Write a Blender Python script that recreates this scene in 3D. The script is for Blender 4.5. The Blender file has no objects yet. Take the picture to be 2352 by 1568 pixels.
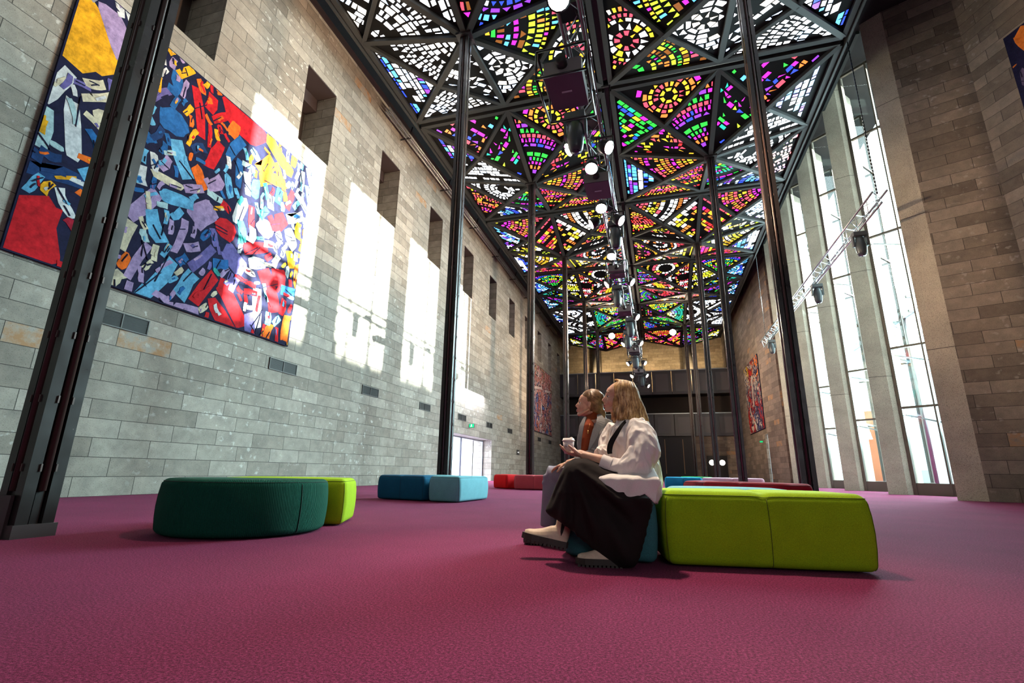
import bpy, bmesh, math, random
from mathutils import Vector, Matrix
random.seed(7)
S = bpy.context.scene
V = Vector
# ------------------------------------------------------------------ camera
W, H = 2352, 1568
YAW, PITCH, ROLL, FPX = 0.291417996, 0.260100478, 0.0165442734, 1122.09364
EYE = V((0, 0, 0.56))
FW = V((-math.sin(YAW)*math.cos(PITCH), math.cos(YAW)*math.cos(PITCH), math.sin(PITCH)))
R0 = V((math.cos(YAW), math.sin(YAW), 0)); U0 = R0.cross(FW)
RT = R0*math.cos(ROLL)+U0*math.sin(ROLL); UP = U0*math.cos(ROLL)-R0*math.sin(ROLL)
cam = bpy.data.objects.new('camera', bpy.data.cameras.new('camera'))
S.collection.objects.link(cam); S.camera = cam
cam.data.sensor_width = 36; cam.data.lens = FPX/W*36; cam.data.clip_start = 0.05; cam.data.clip_end = 400
m3 = Matrix((RT, UP, -FW)).transposed()
cam.matrix_world = Matrix.Translation(EYE) @ m3.to_4x4()
S.view_settings.view_transform = 'Standard'; S.view_settings.look = 'None'
S.view_settings.exposure = 0.9; S.view_settings.gamma = 1.0; S.view_settings.use_curve_mapping = False
try:
    S.cycles.max_bounces = 7; S.cycles.diffuse_bounces = 4; S.cycles.glossy_bounces = 3
    S.cycles.transparent_max_bounces = 8; S.cycles.transmission_bounces = 4
    S.cycles.sample_clamp_indirect = 6.0; S.cycles.caustics_reflective = False; S.cycles.caustics_refractive = False
    S.cycles.use_denoising = True
except Exception: pass

def at(px, py, Y):            # photograph pixel -> point of the place at depth Y
    d = FW*FPX + RT*(px-W/2) - UP*(py-H/2)
    return EYE + d*(Y/d.y)
def atz(px, py, z):
    d = FW*FPX + RT*(px-W/2) - UP*(py-H/2)
    return EYE + d*((z-EYE.z)/d.z)

# ------------------------------------------------------------------ world, sun, big lights
wd = bpy.data.worlds.new('world'); S.world = wd; wd.use_nodes = True
bg = wd.node_tree.nodes['Background']; bg.inputs[0].default_value = (0.80, 0.97, 1.0, 1); bg.inputs[1].default_value = 5.5

SUN_AZ = 0.50      # dy/dx of the sunlight in plan
SUN_EL = math.radians(10.8)
sd = V((-1, -SUN_AZ, 0)).normalized()*math.cos(SUN_EL); sd.z = -math.sin(SUN_EL)
sl = bpy.data.lights.new('sun', 'SUN'); sl.energy = 46; sl.angle = math.radians(0.6); sl.color = (1.0, 0.97, 0.86)
so = bpy.data.objects.new('sun', sl); S.collection.objects.link(so)
so.rotation_euler = sd.to_track_quat('-Z', 'Y').to_euler(); so.location = (40, 40, 30)

def area(name, loc, tgt, sx, sy, e, col=(1, 1, 1), portal=False, spread=None):
    l = bpy.data.lights.new(name, 'AREA'); l.shape = 'RECTANGLE'; l.size = sx; l.size_y = sy; l.energy = e; l.color = col
    if spread: l.spread = spread
    if portal: l.cycles.is_portal = True
    o = bpy.data.objects.new(name, l); S.collection.objects.link(o); o.location = loc
    o.rotation_euler = (V(tgt)-V(loc)).to_track_quat('-Z', 'Y').to_euler(); return o
def spot(name, loc, tgt, e, ang=60, blend=.6, col=(1, .82, .62), r=.08):
    l = bpy.data.lights.new(name, 'SPOT'); l.energy = e; l.spot_size = math.radians(ang); l.spot_blend = blend; l.color = col; l.shadow_soft_size = r
    o = bpy.data.objects.new(name, l); S.collection.objects.link(o); o.location = loc
    o.rotation_euler = (V(tgt)-V(loc)).to_track_quat('-Z', 'Y').to_euler(); return o
WARM = (1, .71, .47)
BAYP = 4.424
GL0 = V((8.40, 20.92, 0)); GDIR = V((.76, -.65, 0)).normalized()      # first window: its inner jamb and its direction
for k in range(4):                                                   # daylight through the four tall windows
    c = GL0 + GDIR*.85 + V((.65, .76, 0))*.15; c.y += BAYP*k; c.z = 8.6
    area('daylight_portal', c, c+V((-.65, -.76, 0)), 1.7, 17, 0 if False else 1, portal=True)
    area('window_daylight', c+V((.65, .76, 0))*.2, c+V((-.65, -.76, -.62)), 2.0, 14, 1350, (.66, .95, 1.0), spread=math.radians(130))

# ------------------------------------------------------------------ materials
MT = {}
def mat(name, col=(.5, .5, .5), rough=.6, metal=0., emit=None, es=1., spec=.5, alpha=None):
    if name in MT: return MT[name]
    m = bpy.data.materials.new(name); m.use_nodes = True; b = m.node_tree.nodes['Principled BSDF']
    b.inputs['Base Color'].default_value = (*col, 1); b.inputs['Roughness'].default_value = rough; b.inputs['Metallic'].default_value = metal
    b.inputs['Specular IOR Level'].default_value = spec
    if emit:
        b.inputs['Emission Color'].default_value = (*emit, 1); b.inputs['Emission Strength'].default_value = es
    MT[name] = m; return m
class NT:
    def __init__(s, name, rough=.8):
        s.m = mat(name, rough=rough); s.t = s.m.node_tree; s.b = s.t.nodes['Principled BSDF']
    def n(s, typ, **kw):
        nd = s.t.nodes.new(typ)
        for k, v in kw.items():
            if k.startswith('i_'):
                key = k[2:]; key = int(key) if key.isdigit() else key
                nd.inputs[key].default_value = v
            else: setattr(nd, k, v)
        return nd
    def l(s, a, b): s.t.links.new(a, b)
    def math(s, op, a, b=None, c=None):
        nd = s.n('ShaderNodeMath', operation=op)
        for i, v in enumerate((a, b, c)):
            if v is None: continue
            if isinstance(v, (int, float)): nd.inputs[i].default_value = v
            else: s.l(v, nd.inputs[i])
        return nd.outputs[0]
    def ramp(s, fac, stops, interp='LINEAR'):
        r = s.n('ShaderNodeValToRGB'); r.color_ramp.interpolation = interp; e = r.color_ramp.elements
        while len(e) < len(stops): e.new(.5)
        for i, (p, c) in enumerate(stops):
            e[i].position = p; e[i].color = (*c, 1) if len(c) == 3 else c
        s.l(fac, r.inputs[0]); return r.outputs[0]
    def noise(s, vec, scale, detail=3, rough=.6):
        nd = s.n('ShaderNodeTexNoise'); nd.inputs['Scale'].default_value = scale; nd.inputs['Detail'].default_value = detail; nd.inputs['Roughness'].default_value = rough
        if vec: s.l(vec, nd.inputs['Vector'])
        return nd.outputs[0]
    def mix(s, fac, a, b, typ='MIX'):
        nd = s.n('ShaderNodeMix', data_type='RGBA', blend_type=typ)
        for i, v in ((0, fac), (6, a), (7, b)):
            if isinstance(v, (int, float)): nd.inputs[i].default_value = v
            elif isinstance(v, tuple): nd.inputs[i].default_value = (*v, 1)
            else: s.l(v, nd.inputs[i])
        return nd.outputs[2]
    def bump(s, h, dist=.01, st=1.):
        nd = s.n('ShaderNodeBump'); nd.inputs['Distance'].default_value = dist; nd.inputs['Strength'].default_value = st
        s.l(h, nd.inputs['Height']); s.l(nd.outputs[0], s.b.inputs['Normal'])

def stone(name, stops, rust=.06, marks=.5, seed=0.):
    k = NT(name, .82); uv = k.n('ShaderNodeUVMap').outputs[0]
    sp = k.n('ShaderNodeSeparateXYZ'); k.l(uv, sp.inputs[0]); u, v = sp.outputs[0], sp.outputs[1]
    vr = k.math('DIVIDE', v, .348); row = k.math('FLOOR', vr); fv = k.math('SUBTRACT', vr, row)
    wn = k.n('ShaderNodeTexWhiteNoise', noise_dimensions='1D'); k.l(k.math('ADD', row, 3.3+seed), wn.inputs['W'])
    off = k.math('ADD', k.math('MULTIPLY', row, .5), k.math('MULTIPLY', wn.outputs[0], .22))
    ur = k.math('ADD', k.math('DIVIDE', u, 1.105), off); cu = k.math('FLOOR', ur); fu = k.math('SUBTRACT', ur, cu)
    cb = k.n('ShaderNodeCombineXYZ'); k.l(cu, cb.inputs[0]); k.l(row, cb.inputs[1]); cb.inputs[2].default_value = seed
    w2 = k.n('ShaderNodeTexWhiteNoise', noise_dimensions='3D'); k.l(cb.outputs[0], w2.inputs['Vector'])
    rnd = w2.outputs[0]
    du = k.math('MULTIPLY', k.math('MINIMUM', fu, k.math('SUBTRACT', 1., fu)), 1.105)
    dv = k.math('MULTIPLY', k.math('MINIMUM', fv, k.math('SUBTRACT', 1., fv)), .348)
    joint = k.math('LESS_THAN', k.math('MINIMUM', du, dv), .0055)
    base = k.ramp(rnd, stops)
    # offset noise per block
    vec = k.n('ShaderNodeVectorMath', operation='ADD'); k.l(uv, vec.inputs[0]); k.l(w2.outputs[1], vec.inputs[1])
    n1 = k.noise(vec.outputs[0], 3.5, 5, .65)
    base = k.mix(1., base, k.ramp(n1, [(.25, (.72, .72, .72)), (.7, (1.18, 1.16, 1.12))]), 'MULTIPLY')
    n2 = k.noise(uv, 60, 2)
    base = k.mix(1., base, k.ramp(n2, [(.30, (.45, .43, .4)), (.42, (1, 1, 1))]), 'MULTIPLY')
    rs = k.math('GREATER_THAN', w2.outputs[0], 1.-rust)
    base = k.mix(k.math('MULTIPLY', rs, k.ramp(n1, [(.4, (0, 0, 0)), (.6, (1, 1, 1))])), base, (.34, .19, .09))
    n3 = k.noise(uv, 5.5, 4, .55)
    mk = k.ramp(n3, [(.60, (0, 0, 0)), (.66, (1, 1, 1))])
    low = k.math('MULTIPLY', k.ramp(k.noise(uv, .35, 1), [(.42, (0, 0, 0)), (.6, (1, 1, 1))]), marks)
    base = k.mix(k.math('MULTIPLY', mk, low), base, (.62, .61, .57))
    base = k.mix(joint, base, (.035, .03, .026))
    k.l(base, k.b.inputs['Base Color'])
    h = k.math('ADD', k.math('MULTIPLY', joint, -1.), k.math('ADD', k.math('MULTIPLY', n2, .25), k.math('MULTIPLY', rnd, .3)))
    k.bump(h, .006, .8)
    return k.m
BLUESTONE = stone('bluestone', [(0, (.22, .20, .17)), (.5, (.285, .265, .23)), (1, (.36, .335, .295))], .01, .6)
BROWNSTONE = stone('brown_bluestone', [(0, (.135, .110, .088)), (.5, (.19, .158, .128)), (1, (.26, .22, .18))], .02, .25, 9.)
SHADESTONE = stone('shaded_bluestone', [(0, (.11, .085, .075)), (.5, (.17, .135, .12)), (1, (.23, .185, .16))], .06, .1, 4.)  # darker copy of the stone; shade of the turned-away chamfer painted in
def granite(name, c):
    k = NT(name, .85); tc = k.n('ShaderNodeTexCoord').outputs['Object']
    n = k.noise(tc, 55, 3, .8); n2 = k.noise(tc, 1.3, 4)
    b = k.mix(1., c, k.ramp(n, [(.33, (.25, .24, .23)), (.45, (1, 1, 1)), (.65, (1.25, 1.22, 1.18))]), 'MULTIPLY')
    b = k.mix(1., b, k.ramp(n2, [(.3, (.82, .82, .82)), (.7, (1.1, 1.1, 1.1))]), 'MULTIPLY')
    z = k.n('ShaderNodeSeparateXYZ'); k.l(tc, z.inputs[0])
    f = k.math('FRACT', k.math('DIVIDE', k.math('ADD', z.outputs[2], .03), 4.2))
    b = k.mix(k.math('LESS_THAN', f, .004), b, (.05, .045, .04))
    k.l(b, k.b.inputs['Base Color']); k.bump(n, .012, .8); return k.m
GRANITE = granite('bush_hammered_concrete', (.37, .335, .27))
def carpet():
    k = NT('magenta_carpet', .95); tc = k.n('ShaderNodeTexCoord').outputs['Object']
    n = k.noise(tc, 100, 4, .85); n2 = k.noise(tc, .8, 3); n3 = k.noise(tc, 260, 1)
    b = k.ramp(n, [(.34, (.022, .002, .010)), (.5, (.155, .012, .056)), (.64, (.32, .045, .135))])
    b = k.mix(1., b, k.ramp(n2, [(.3, (.84, .84, .84)), (.7, (1.1, 1.1, 1.1))]), 'MULTIPLY')
    b = k.mix(1., b, k.ramp(n3, [(.3, (.75, .75, .75)), (.6, (1.15, 1.15, 1.15))]), 'MULTIPLY')
    k.l(b, k.b.inputs['Base Color']); k.b.inputs['Specular IOR Level'].default_value = .1
    k.b.inputs['Sheen Weight'].default_value = .08; k.b.inputs['Sheen Roughness'].default_value = .5; k.b.inputs['Sheen Tint'].default_value = (.9, .55, .75, 1)
    k.bump(k.math('ADD', n, n3), .006, .7); return k.m
CARPET = carpet()
def fabric(name, col, rib=False):
    k = NT(name, .9); tc = k.n('ShaderNodeTexCoord').outputs['Object']
    n = k.noise(tc, 240, 2, .7); n2 = k.noise(tc, 6, 3)
    b = k.mix(1., col, k.ramp(n, [(.3, (.72, .72, .72)), (.7, (1.2, 1.2, 1.2))]), 'MULTIPLY')
    b = k.mix(1., b, k.ramp(n2, [(.3, (.93, .93, .93)), (.7, (1.05, 1.05, 1.05))]), 'MULTIPLY')
    k.l(b, k.b.inputs['Base Color']); k.b.inputs['Specular IOR Level'].default_value = .15
    if rib:
        uv = k.n('ShaderNodeUVMap').outputs[0]; sp = k.n('ShaderNodeSeparateXYZ'); k.l(uv, sp.inputs[0])
        w = k.math('SINE', k.math('MULTIPLY', sp.outputs[0], 2*math.pi/.0135))
        k.bump(k.math('ADD', k.math('MULTIPLY', w, .5), k.math('MULTIPLY', n, .2)), .006, .9)
    else: k.bump(k.math('ADD', n, k.math('MULTIPLY', n2, 1.2)), .002, .6)
    return k.m
def cloth(name, col, sc=260, rough=.85, fold=.0, st=.5, nb=.05):
    k = NT(name, rough); tc = k.n('ShaderNodeTexCoord').outputs['Object']
    n = k.noise(tc, sc, 2, .6)
    b = k.mix(1., col, k.ramp(n, [(.3, (.91, .91, .91)), (.7, (1.05, 1.05, 1.05))]), 'MULTIPLY'); k.l(b, k.b.inputs['Base Color'])
    h = k.math('MULTIPLY', n, nb)
    if fold:
        mp = k.n('ShaderNodeMapping'); k.l(tc, mp.inputs[0]); mp.inputs['Scale'].default_value = (1, 1.2, .45); mp.inputs['Rotation'].default_value = (.2, .5, .1)
        f = k.noise(mp.outputs[0], 14, 2, .5); h = k.math('ADD', h, k.math('MULTIPLY', f, fold))
    k.bump(h, .01, st); k.b.inputs['Specular IOR Level'].default_value = .2
    return k.m
def skin(name, col):
    k = NT(name, .5); tc = k.n('ShaderNodeTexCoord').outputs['Object']; n = k.noise(tc, 40, 3)
    b = k.mix(1., col, k.ramp(n, [(.3, (.92, .88, .86)), (.7, (1.06, 1.04, 1.04))]), 'MULTIPLY'); k.l(b, k.b.inputs['Base Color'])
    k.b.inputs['Subsurface Weight'].default_value = .12; k.b.inputs['Subsurface Radius'].default_value = (.6, .25, .12); k.b.inputs['Subsurface Scale'].default_value = .01
    return k.m
def hairm(name, a, b_, c, tip=None):
    k = NT(name, .42); tc = k.n('ShaderNodeTexCoord').outputs['Object']
    n = k.noise(tc, 26, 3, .6)
    col = k.ramp(n, [(.32, a), (.5, b_), (.68, c)]); k.l(col, k.b.inputs['Base Color'])
    k.b.inputs['Specular IOR Level'].default_value = .35; return k.m
def painted_steel():
    k = NT('black_painted_steel', .32); tc = k.n('ShaderNodeTexCoord').outputs['Object']
    n = k.noise(tc, 24, 4, .7); n2 = k.noise(tc, 3, 2)
    b = k.ramp(n, [(.70, (.016, .013, .013)), (.745, (.22, .17, .16))]); k.l(b, k.b.inputs['Base Color'])
    k.l(k.ramp(n2, [(.3, (.25, .25, .25)), (.7, (.42, .42, .42))]), k.b.inputs['Roughness']); k.bump(n, .001, .3); return k.m
STEEL = painted_steel()
BLACK = mat('matt_black', (.012, .012, .013), .6)
RIB = mat('charcoal_rib', (.034, .035, .034), .75, spec=.2)
BOARD = mat('black_board', (.009, .009, .009), .9, spec=.1)
VOIDM = mat('roof_black', (.010, .010, .011), .9)
TEALDK = mat('dark_fascia', (.035, .05, .048), .7)
ALU = mat('aluminium', (.35, .38, .40), .28, .9)
DKMET = mat('dark_metal', (.03, .032, .035), .35, .6)
BRONZE = mat('bronze_frame', (.10, .085, .065), .4, .4)
GREYP = mat('grey_plastic', (.085, .10, .11), .4)
WHITE = mat('white_paint', (.8, .8, .8), .6)
LAMP = mat('lamp_lens', (1, 1, 1), .3, emit=(1, .80, .66), es=16)
GLASS = bpy.data.materials.new('window_glass'); GLASS.use_nodes = True
_t = GLASS.node_tree; _t.nodes.clear()
_o = _t.nodes.new('ShaderNodeOutputMaterial'); _mx = _t.nodes.new('ShaderNodeMixShader'); _tr = _t.nodes.new('ShaderNodeBsdfTransparent'); _gl = _t.nodes.new('ShaderNodeBsdfGlossy')
_tr.inputs[0].default_value = (.90, .985, .98, 1); _gl.inputs['Roughness'].default_value = .03
_mx.inputs[0].default_value = .07
_t.links.new(_tr.outputs[0], _mx.inputs[1]); _t.links.new(_gl.outputs[0], _mx.inputs[2]); _t.links.new(_mx.outputs[0], _o.inputs[0])

# ------------------------------------------------------------------ mesh helpers
class MB:
    def __init__(s): s.v = []; s.f = []; s.mi = []; s.smooth = []; s.uv = None
    def add(s, vs, fs, mi=0, sm=False):
        o = len(s.v); s.v += [tuple(p) for p in vs]
        for f in fs: s.f.append(tuple(i+o for i in f)); s.mi.append(mi); s.smooth.append(sm)
    def box(s, x0, x1, y0, y1, z0, z1, mi=0, M=None):
        vs = [V((x, y, z)) for x in (x0, x1) for y in (y0, y1) for z in (z0, z1)]
        if M: vs = [M @ p for p in vs]
        s.add(vs, [(0, 1, 3, 2), (4, 6, 7, 5), (0, 4, 5, 1), (2, 3, 7, 6), (0, 2, 6, 4), (1, 5, 7, 3)], mi)
    def bar(s, a, b, w, h=None, up=V((0, 0, 1)), mi=0):
        a, b = V(a), V(b); h = h or w; d = (b-a).normalized()
        if abs(d.dot(up)) > .98: up = V((1, 0, 0))
        sx = d.cross(up).normalized(); sz = sx.cross(d)
        vs = [p+sx*(w/2*i)+sz*(h/2*j) for p in (a, b) for i, j in ((-1, -1), (1, -1), (1, 1), (-1, 1))]
        s.add(vs, [(3, 2, 1, 0), (4, 5, 6, 7), (0, 1, 5, 4), (1, 2, 6, 5), (2, 3, 7, 6), (3, 0, 4, 7)], mi)
    def tube(s, pts, r, n=8, mi=0, cap=True, sm=True, sq=None):
        pts = [V(p) for p in pts]; rs = r if isinstance(r, (list, tuple)) else [r]*len(pts)
        o = []; prev = None
        for i, p in enumerate(pts):
            d = (pts[min(i+1, len(pts)-1)]-pts[max(i-1, 0)]).normalized()
            if prev is None:
                a = d.cross(V((0, 0, 1)) if abs(d.z) < .9 else V((1, 0, 0))).normalized()
            else: a = (prev-d*prev.dot(d)).normalized()
            prev = a; b = d.cross(a)
            rr = rs[i] if isinstance(rs[i], (tuple, list)) else (rs[i], rs[i])
            o += [p+a*(math.cos(2*math.pi*k/n)*rr[0])+b*(math.sin(2*math.pi*k/n)*rr[1]) for k in range(n)]
        fs = [(i*n+k, i*n+(k+1) % n, (i+1)*n+(k+1) % n, (i+1)*n+k) for i in range(len(pts)-1) for k in range(n)]
        if cap: fs += [tuple(range(n-1, -1, -1)), tuple(range((len(pts)-1)*n, len(pts)*n))]
        s.add(o, fs, mi, sm)
    def prism(s, poly, z0, z1, mi=0):
        n = len(poly); vs = [V((x, y, z0)) for x, y in poly]+[V((x, y, z1)) for x, y in poly]
        s.add(vs, [tuple(range(n-1, -1, -1)), tuple(range(n, 2*n))]+[(i, (i+1) % n, n+(i+1) % n, n+i) for i in range(n)], mi)
    def ell(s, c, r, M=None, n=16, m=10, mi=0):
        vs = []; c = V(c)
        for j in range(1, m):
            t = math.pi*j/m
            for k in range(n):
                a = 2*math.pi*k/n; p = V((r[0]*math.sin(t)*math.cos(a), r[1]*math.sin(t)*math.sin(a), r[2]*math.cos(t)))
                vs.append(c+(M @ p if M else p))
        q = V((0, 0, r[2])); vs += [c+(M @ q if M else q), c-(M @ q if M else q)]
        T = len(vs)-2; B = T+1
        fs = [((j*n+k), ((j+1)*n+k), ((j+1)*n+(k+1) % n), (j*n+(k+1) % n)) for j in range(m-2) for k in range(n)]
        fs += [(T, k, (k+1) % n) for k in range(n)]+[(B, (m-2)*n+(k+1) % n, (m-2)*n+k) for k in range(n)]
        s.add(vs, fs, mi, True)
    def build(s, name, mats, parent=None, uv=False, loc=None):
        me = bpy.data.meshes.new(name); off = V((0, 0, 0)); p_ = parent
        while p_ is not None: off += V(p_.location); p_ = p_.parent
        me.from_pydata([tuple(V(p)-off) for p in s.v], [], s.f)
        if not isinstance(mats, (list, tuple)): mats = [mats]
        for m in mats: me.materials.append(m)
        me.polygons.foreach_set('material_index', s.mi); me.polygons.foreach_set('use_smooth', s.smooth)
        if uv:
            ul = me.uv_layers.new(name='UVMap').data; me.update()
            for p in me.polygons:
                nx, ny, nz = abs(p.normal.x), abs(p.normal.y), abs(p.normal.z)
                tx = V((-p.normal.y, p.normal.x, 0))
                if nz > .9: f = lambda q: (q[0], q[1])
                elif nx > .9: f = lambda q: (q[1], q[2])
                elif ny > .9: f = lambda q: (q[0], q[2])
                else:
                    tx.normalize(); f = lambda q, tx=tx: (q[0]*tx.x+q[1]*tx.y, q[2])
                for li in p.loop_indices:
                    q = s.v[me.loops[li].vertex_index]; ul[li].uv = f(q)
        me.update()
        o = bpy.data.objects.new(name, me); S.collection.objects.link(o)
        if parent is not None: o.parent = parent
        return o
def tag(o, label, cat, group=None, kind=None):
    o['label'] = label; o['category'] = cat
    if group: o['group'] = group
    if kind: o['kind'] = kind
    return o
def thing(name, label, cat, loc=(0, 0, 0), group=None):
    o = bpy.data.objects.new(name, None); S.collection.objects.link(o); o.location = loc; o.empty_display_size = .1
    return tag(o, label, cat, group)
def struct(name, mb, m, uv=True):
    o = mb.build(name, m, uv=uv); o['kind'] = 'structure'; return o
def copy_thing(o, delta, label, rotz=0):
    c = o.copy(); S.collection.objects.link(c); c.location = V(o.location)+V(delta); c['label'] = label
    for ch in list(o.children):
        d = ch.copy(); S.collection.objects.link(d); d.parent = c
        for g in list(ch.children):
            e = g.copy(); S.collection.objects.link(e); e.parent = d
    return c

# ------------------------------------------------------------------ setting: floor, walls, roof
XW = -9.98; XL, XR = -4.903, 2.691; Y0, SP = 2.865, 8.108
XC = (XL+XR)/2; HX = (XR-XL)/2; XE0, XE1 = XL-HX, XR+HX; ZC, ZK = 13.25, 14.09; YEND = Y0+6*SP; ROOF = 16.05
b = MB(); b.box(-10.0, 22, -12, 60, -.2, 0); struct('floor', b, CARPET, False)

# left wall with its deep window niches, the doorway and the vent recesses
nich = []
for k in range(-3, 10):
    y = 10.33+4.424*k-.01
    if y+1.45 < 56: nich.append((y, y+1.44, 10.21, 12.96))
doorL = (21.9, 29.25, 0, 2.42)
ys = sorted(set([-12, 58]+[v for n in nich+[doorL] for v in n[:2]])); zs = [0, 2.42, 10.21, 12.96, ROOF+1.6]
b = MB()
for i in range(len(ys)-1):
    for j in range(len(zs)-1):
        cy, cz = (ys[i]+ys[i+1])/2, (zs[j]+zs[j+1])/2
        if any(a < cy < c and d < cz < e for a, c, d, e in nich+[doorL]): continue
        b.box(XW-1.25, XW, ys[i], ys[i+1], zs[j], zs[j+1])
struct('wall_left', b, BLUESTONE)
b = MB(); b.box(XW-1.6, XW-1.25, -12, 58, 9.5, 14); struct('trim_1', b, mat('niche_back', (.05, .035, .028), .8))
b = MB()
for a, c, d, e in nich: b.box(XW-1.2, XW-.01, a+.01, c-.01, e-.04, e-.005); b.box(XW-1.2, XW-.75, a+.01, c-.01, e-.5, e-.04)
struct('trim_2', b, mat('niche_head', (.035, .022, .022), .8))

# main roof void, dark above the coloured ceiling
b = MB(); b.box(XW-1.3, 7.75, -12, 60, ROOF, ROOF+.3); b.box(7.75, 24, -12, 17.0, ROOF, ROOF+.3); b.box(7.75, 11, 36, 60, ROOF, ROOF+.3)
b.box(7.75, 24, -12, 17, 17.5, 17.7); b.box(7.75, 11.2, 17, 60, 17.5, 17.7)
struct('ceiling', b, VOIDM, False)
b = MB(); b.box(7.62, 7.74, 17.0, 36.2, 15.95, 17.5); struct('trim_3', b, TEALDK, False)
b = MB(); b.box(XW-.01, XW+.22, -12, 58, 15.1, ROOF); struct('trim_4', b, mat('band_concrete', (.10, .095, .09), .8), False)

# right side: big pier end, brown stone walls
A1, B1 = V((7.64, 16.71, 0)), V((8.15, 16.33, 0)); CR = V((9.76, 15.70, 0)); DR = V((.4, -.917, 0))
def wallseg(b, p, q, t, z0, z1, side=1, mi=0):
    d = (q-p).normalized(); n = V((-d.y, d.x, 0))*t*side
    poly = [(p.x, p.y), (q.x, q.y), (q.x+n.x, q.y+n.y), (p.x+n.x, p.y+n.y)]
    if side < 0: poly.reverse()
    b.prism(poly, z0, z1, mi)
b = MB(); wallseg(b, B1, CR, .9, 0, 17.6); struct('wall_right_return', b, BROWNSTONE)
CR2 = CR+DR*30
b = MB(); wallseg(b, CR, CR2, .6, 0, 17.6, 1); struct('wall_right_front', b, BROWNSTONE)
# far right stone wall with the narrow doorway and the chamfer, its shade painted into the stone
XF = 7.3
b = MB()
dr = (38.45, 39.35, 0, 3.42)
b.box(XF, XF+1.3, dr[1], 60, 0, ROOF); b.box(XF, XF+1.3, dr[0], dr[1], dr[3], ROOF)
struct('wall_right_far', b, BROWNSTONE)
b = MB(); b.prism([(7.64, 34.95), (8.9, 35.2), (8.9, dr[0]), (XF, dr[0])], 0, ROOF); struct('wall_right_chamfer', b, SHADESTONE)
b = MB(); b.box(XF+.16, XF+.26, dr[0]+.01, dr[1]-.01, 0, 3.4); struct('door_2', b, mat('daylight_glow_door', (.62, .78, .84), .5, emit=(.5, .75, .85), es=.8), False)  # door face glows in place of daylight from the passage behind
# piers between the windows
for k in range(5):
    oy = -4.35+BAYP*k if k else None
    b = MB()
    if k == 0: poly = [(7.64, 16.71), (8.15, 16.33), (8.75, 17.3), (8.6, 17.6)]
    else:
        y = 21.06+BAYP*(k-1)
        poly = [(7.64, y), (8.15, y-.2), (8.38, y-.15), (8.62, y+.05), (8.5, y+.75)]
    b.prism(poly, 0, 17.5)
    o = b.build('window_pier', GRANITE); o['kind'] = 'structure'; o.name = 'trim_%d' % (5+k)
# closing flank of each bay (stone, hidden behind the piers)
b = MB()
for k in range(4):
    y = BAYP*k; g = GL0+GDIR*2.42
    p0 = V((8.6, 17.5+y, 0)); p1 = V((g.x, g.y+y, 0)); wallseg(b, p0, p0+(p1-p0).normalized()*1.0, .15, 0, 17.5, -1)
struct('trim_10', b, GRANITE, False)
b = MB(); b.box(8.5, 9.6, 34.75, 36.3, 0, 17.5); struct('trim_11', b, SHADESTONE)
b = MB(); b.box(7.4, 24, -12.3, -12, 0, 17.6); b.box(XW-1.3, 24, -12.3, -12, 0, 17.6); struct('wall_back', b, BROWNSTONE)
# windows
railz = [3.0, 5.2, 9.72, 14.2]
for k in range(4):
    y = BAYP*k; oy = V((0, y, 0)); nrm = V((.65, .76, 0))
    b = MB(); P = GL0+oy; Q = P+GDIR*2.4
    for f, w in ((0.03, .10), (1.02, .05), (1.14, .05), (2.36, .1)):
        c = P+GDIR*f; b.bar(c, c+V((0, 0, 17.4)), w, .14, up=nrm)
    for z in railz: b.bar(P+V((0, 0, z)), Q+V((0, 0, z)), .10, .075)
    b.bar(P+V((0, 0, .2)), Q+V((0, 0, .2)), .10, .4); b.bar(P+V((0, 0, 17.36)), Q+V((0, 0, 17.36)), .1, .1)
    o = b.build('window_%d' % (k+1), BRONZE); o['kind'] = 'structure'
    g = MB(); g.add([P+V((0, 0, .4)), Q+V((0, 0, .4)), Q+V((0, 0, 17.35)), P+V((0, 0, 17.35))], [(0, 1, 2, 3)])
    g.build('window_glass', GLASS, o)
    P9 = V((8.6, 17.5+y, 0)); dr9 = (Q-P9).normalized(); P9 = P9+dr9*1.0
    g = MB(); g.add([P9+V((0, 0, .4)), Q+V((0, 0, .4)), Q+V((0, 0, 17.35)), P9+V((0, 0, 17.35))], [(0, 1, 2, 3)]); g.build('window_glass', GLASS, o)
    g = MB(); g.bar(P9, P9+V((0, 0, 17.4)), .1, .1); g.bar(P9+V((0, 0, .2)), Q+V((0, 0, .2)), .1, .4)
    for z in railz: g.bar(P9+V((0, 0, z)), Q+V((0, 0, z)), .08, .07)
    g.build('return_frame', BRONZE, o)
    st = MB()
    for z in railz[:3]:
        st.bar(P+GDIR*.1+V((0, 0, z-.25))+nrm*.1, P+GDIR*1.2+V((0, 0, z-.62))+nrm*.5, .05)
    st.build('window_brace', ALU, o)

# ------------------------------------------------------------------ outdoors beyond the windows
def outbox(name, label, cat, c, sx, sy, h, m, z0=0):
    b = MB(); b.box(c[0]-sx/2, c[0]+sx/2, c[1]-sy/2, c[1]+sy/2, z0, z0+h); return tag(b.build(name, m), label, cat)
b = MB(); b.box(8.3, 120, 12, 140, -.25, -.02); o = struct('trim_12', b, mat('forecourt_paving', (.35, .37, .37), .8), False)
PALE = mat('pale_cladding', (.42, .50, .51), .6); GREENG = mat('green_glass_cladding', (.12, .25, .24), .2)
t = thing('office_building', 'pale blocky building with dark windows seen through the tall windows', 'building', (34, 62, 0))
b = MB(); b.box(26, 44, 52, 74, 0, 14.5); b.build('wall', PALE, t)
for i in range(4):
    for j in range(3):
        b = MB(); x = 27.2+i*4.2; b.box(x, x+2.6, 51.9, 52.05, 1.2+j*4.4, 4.2+j*4.4); b.build('window', GREENG, t)
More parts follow.
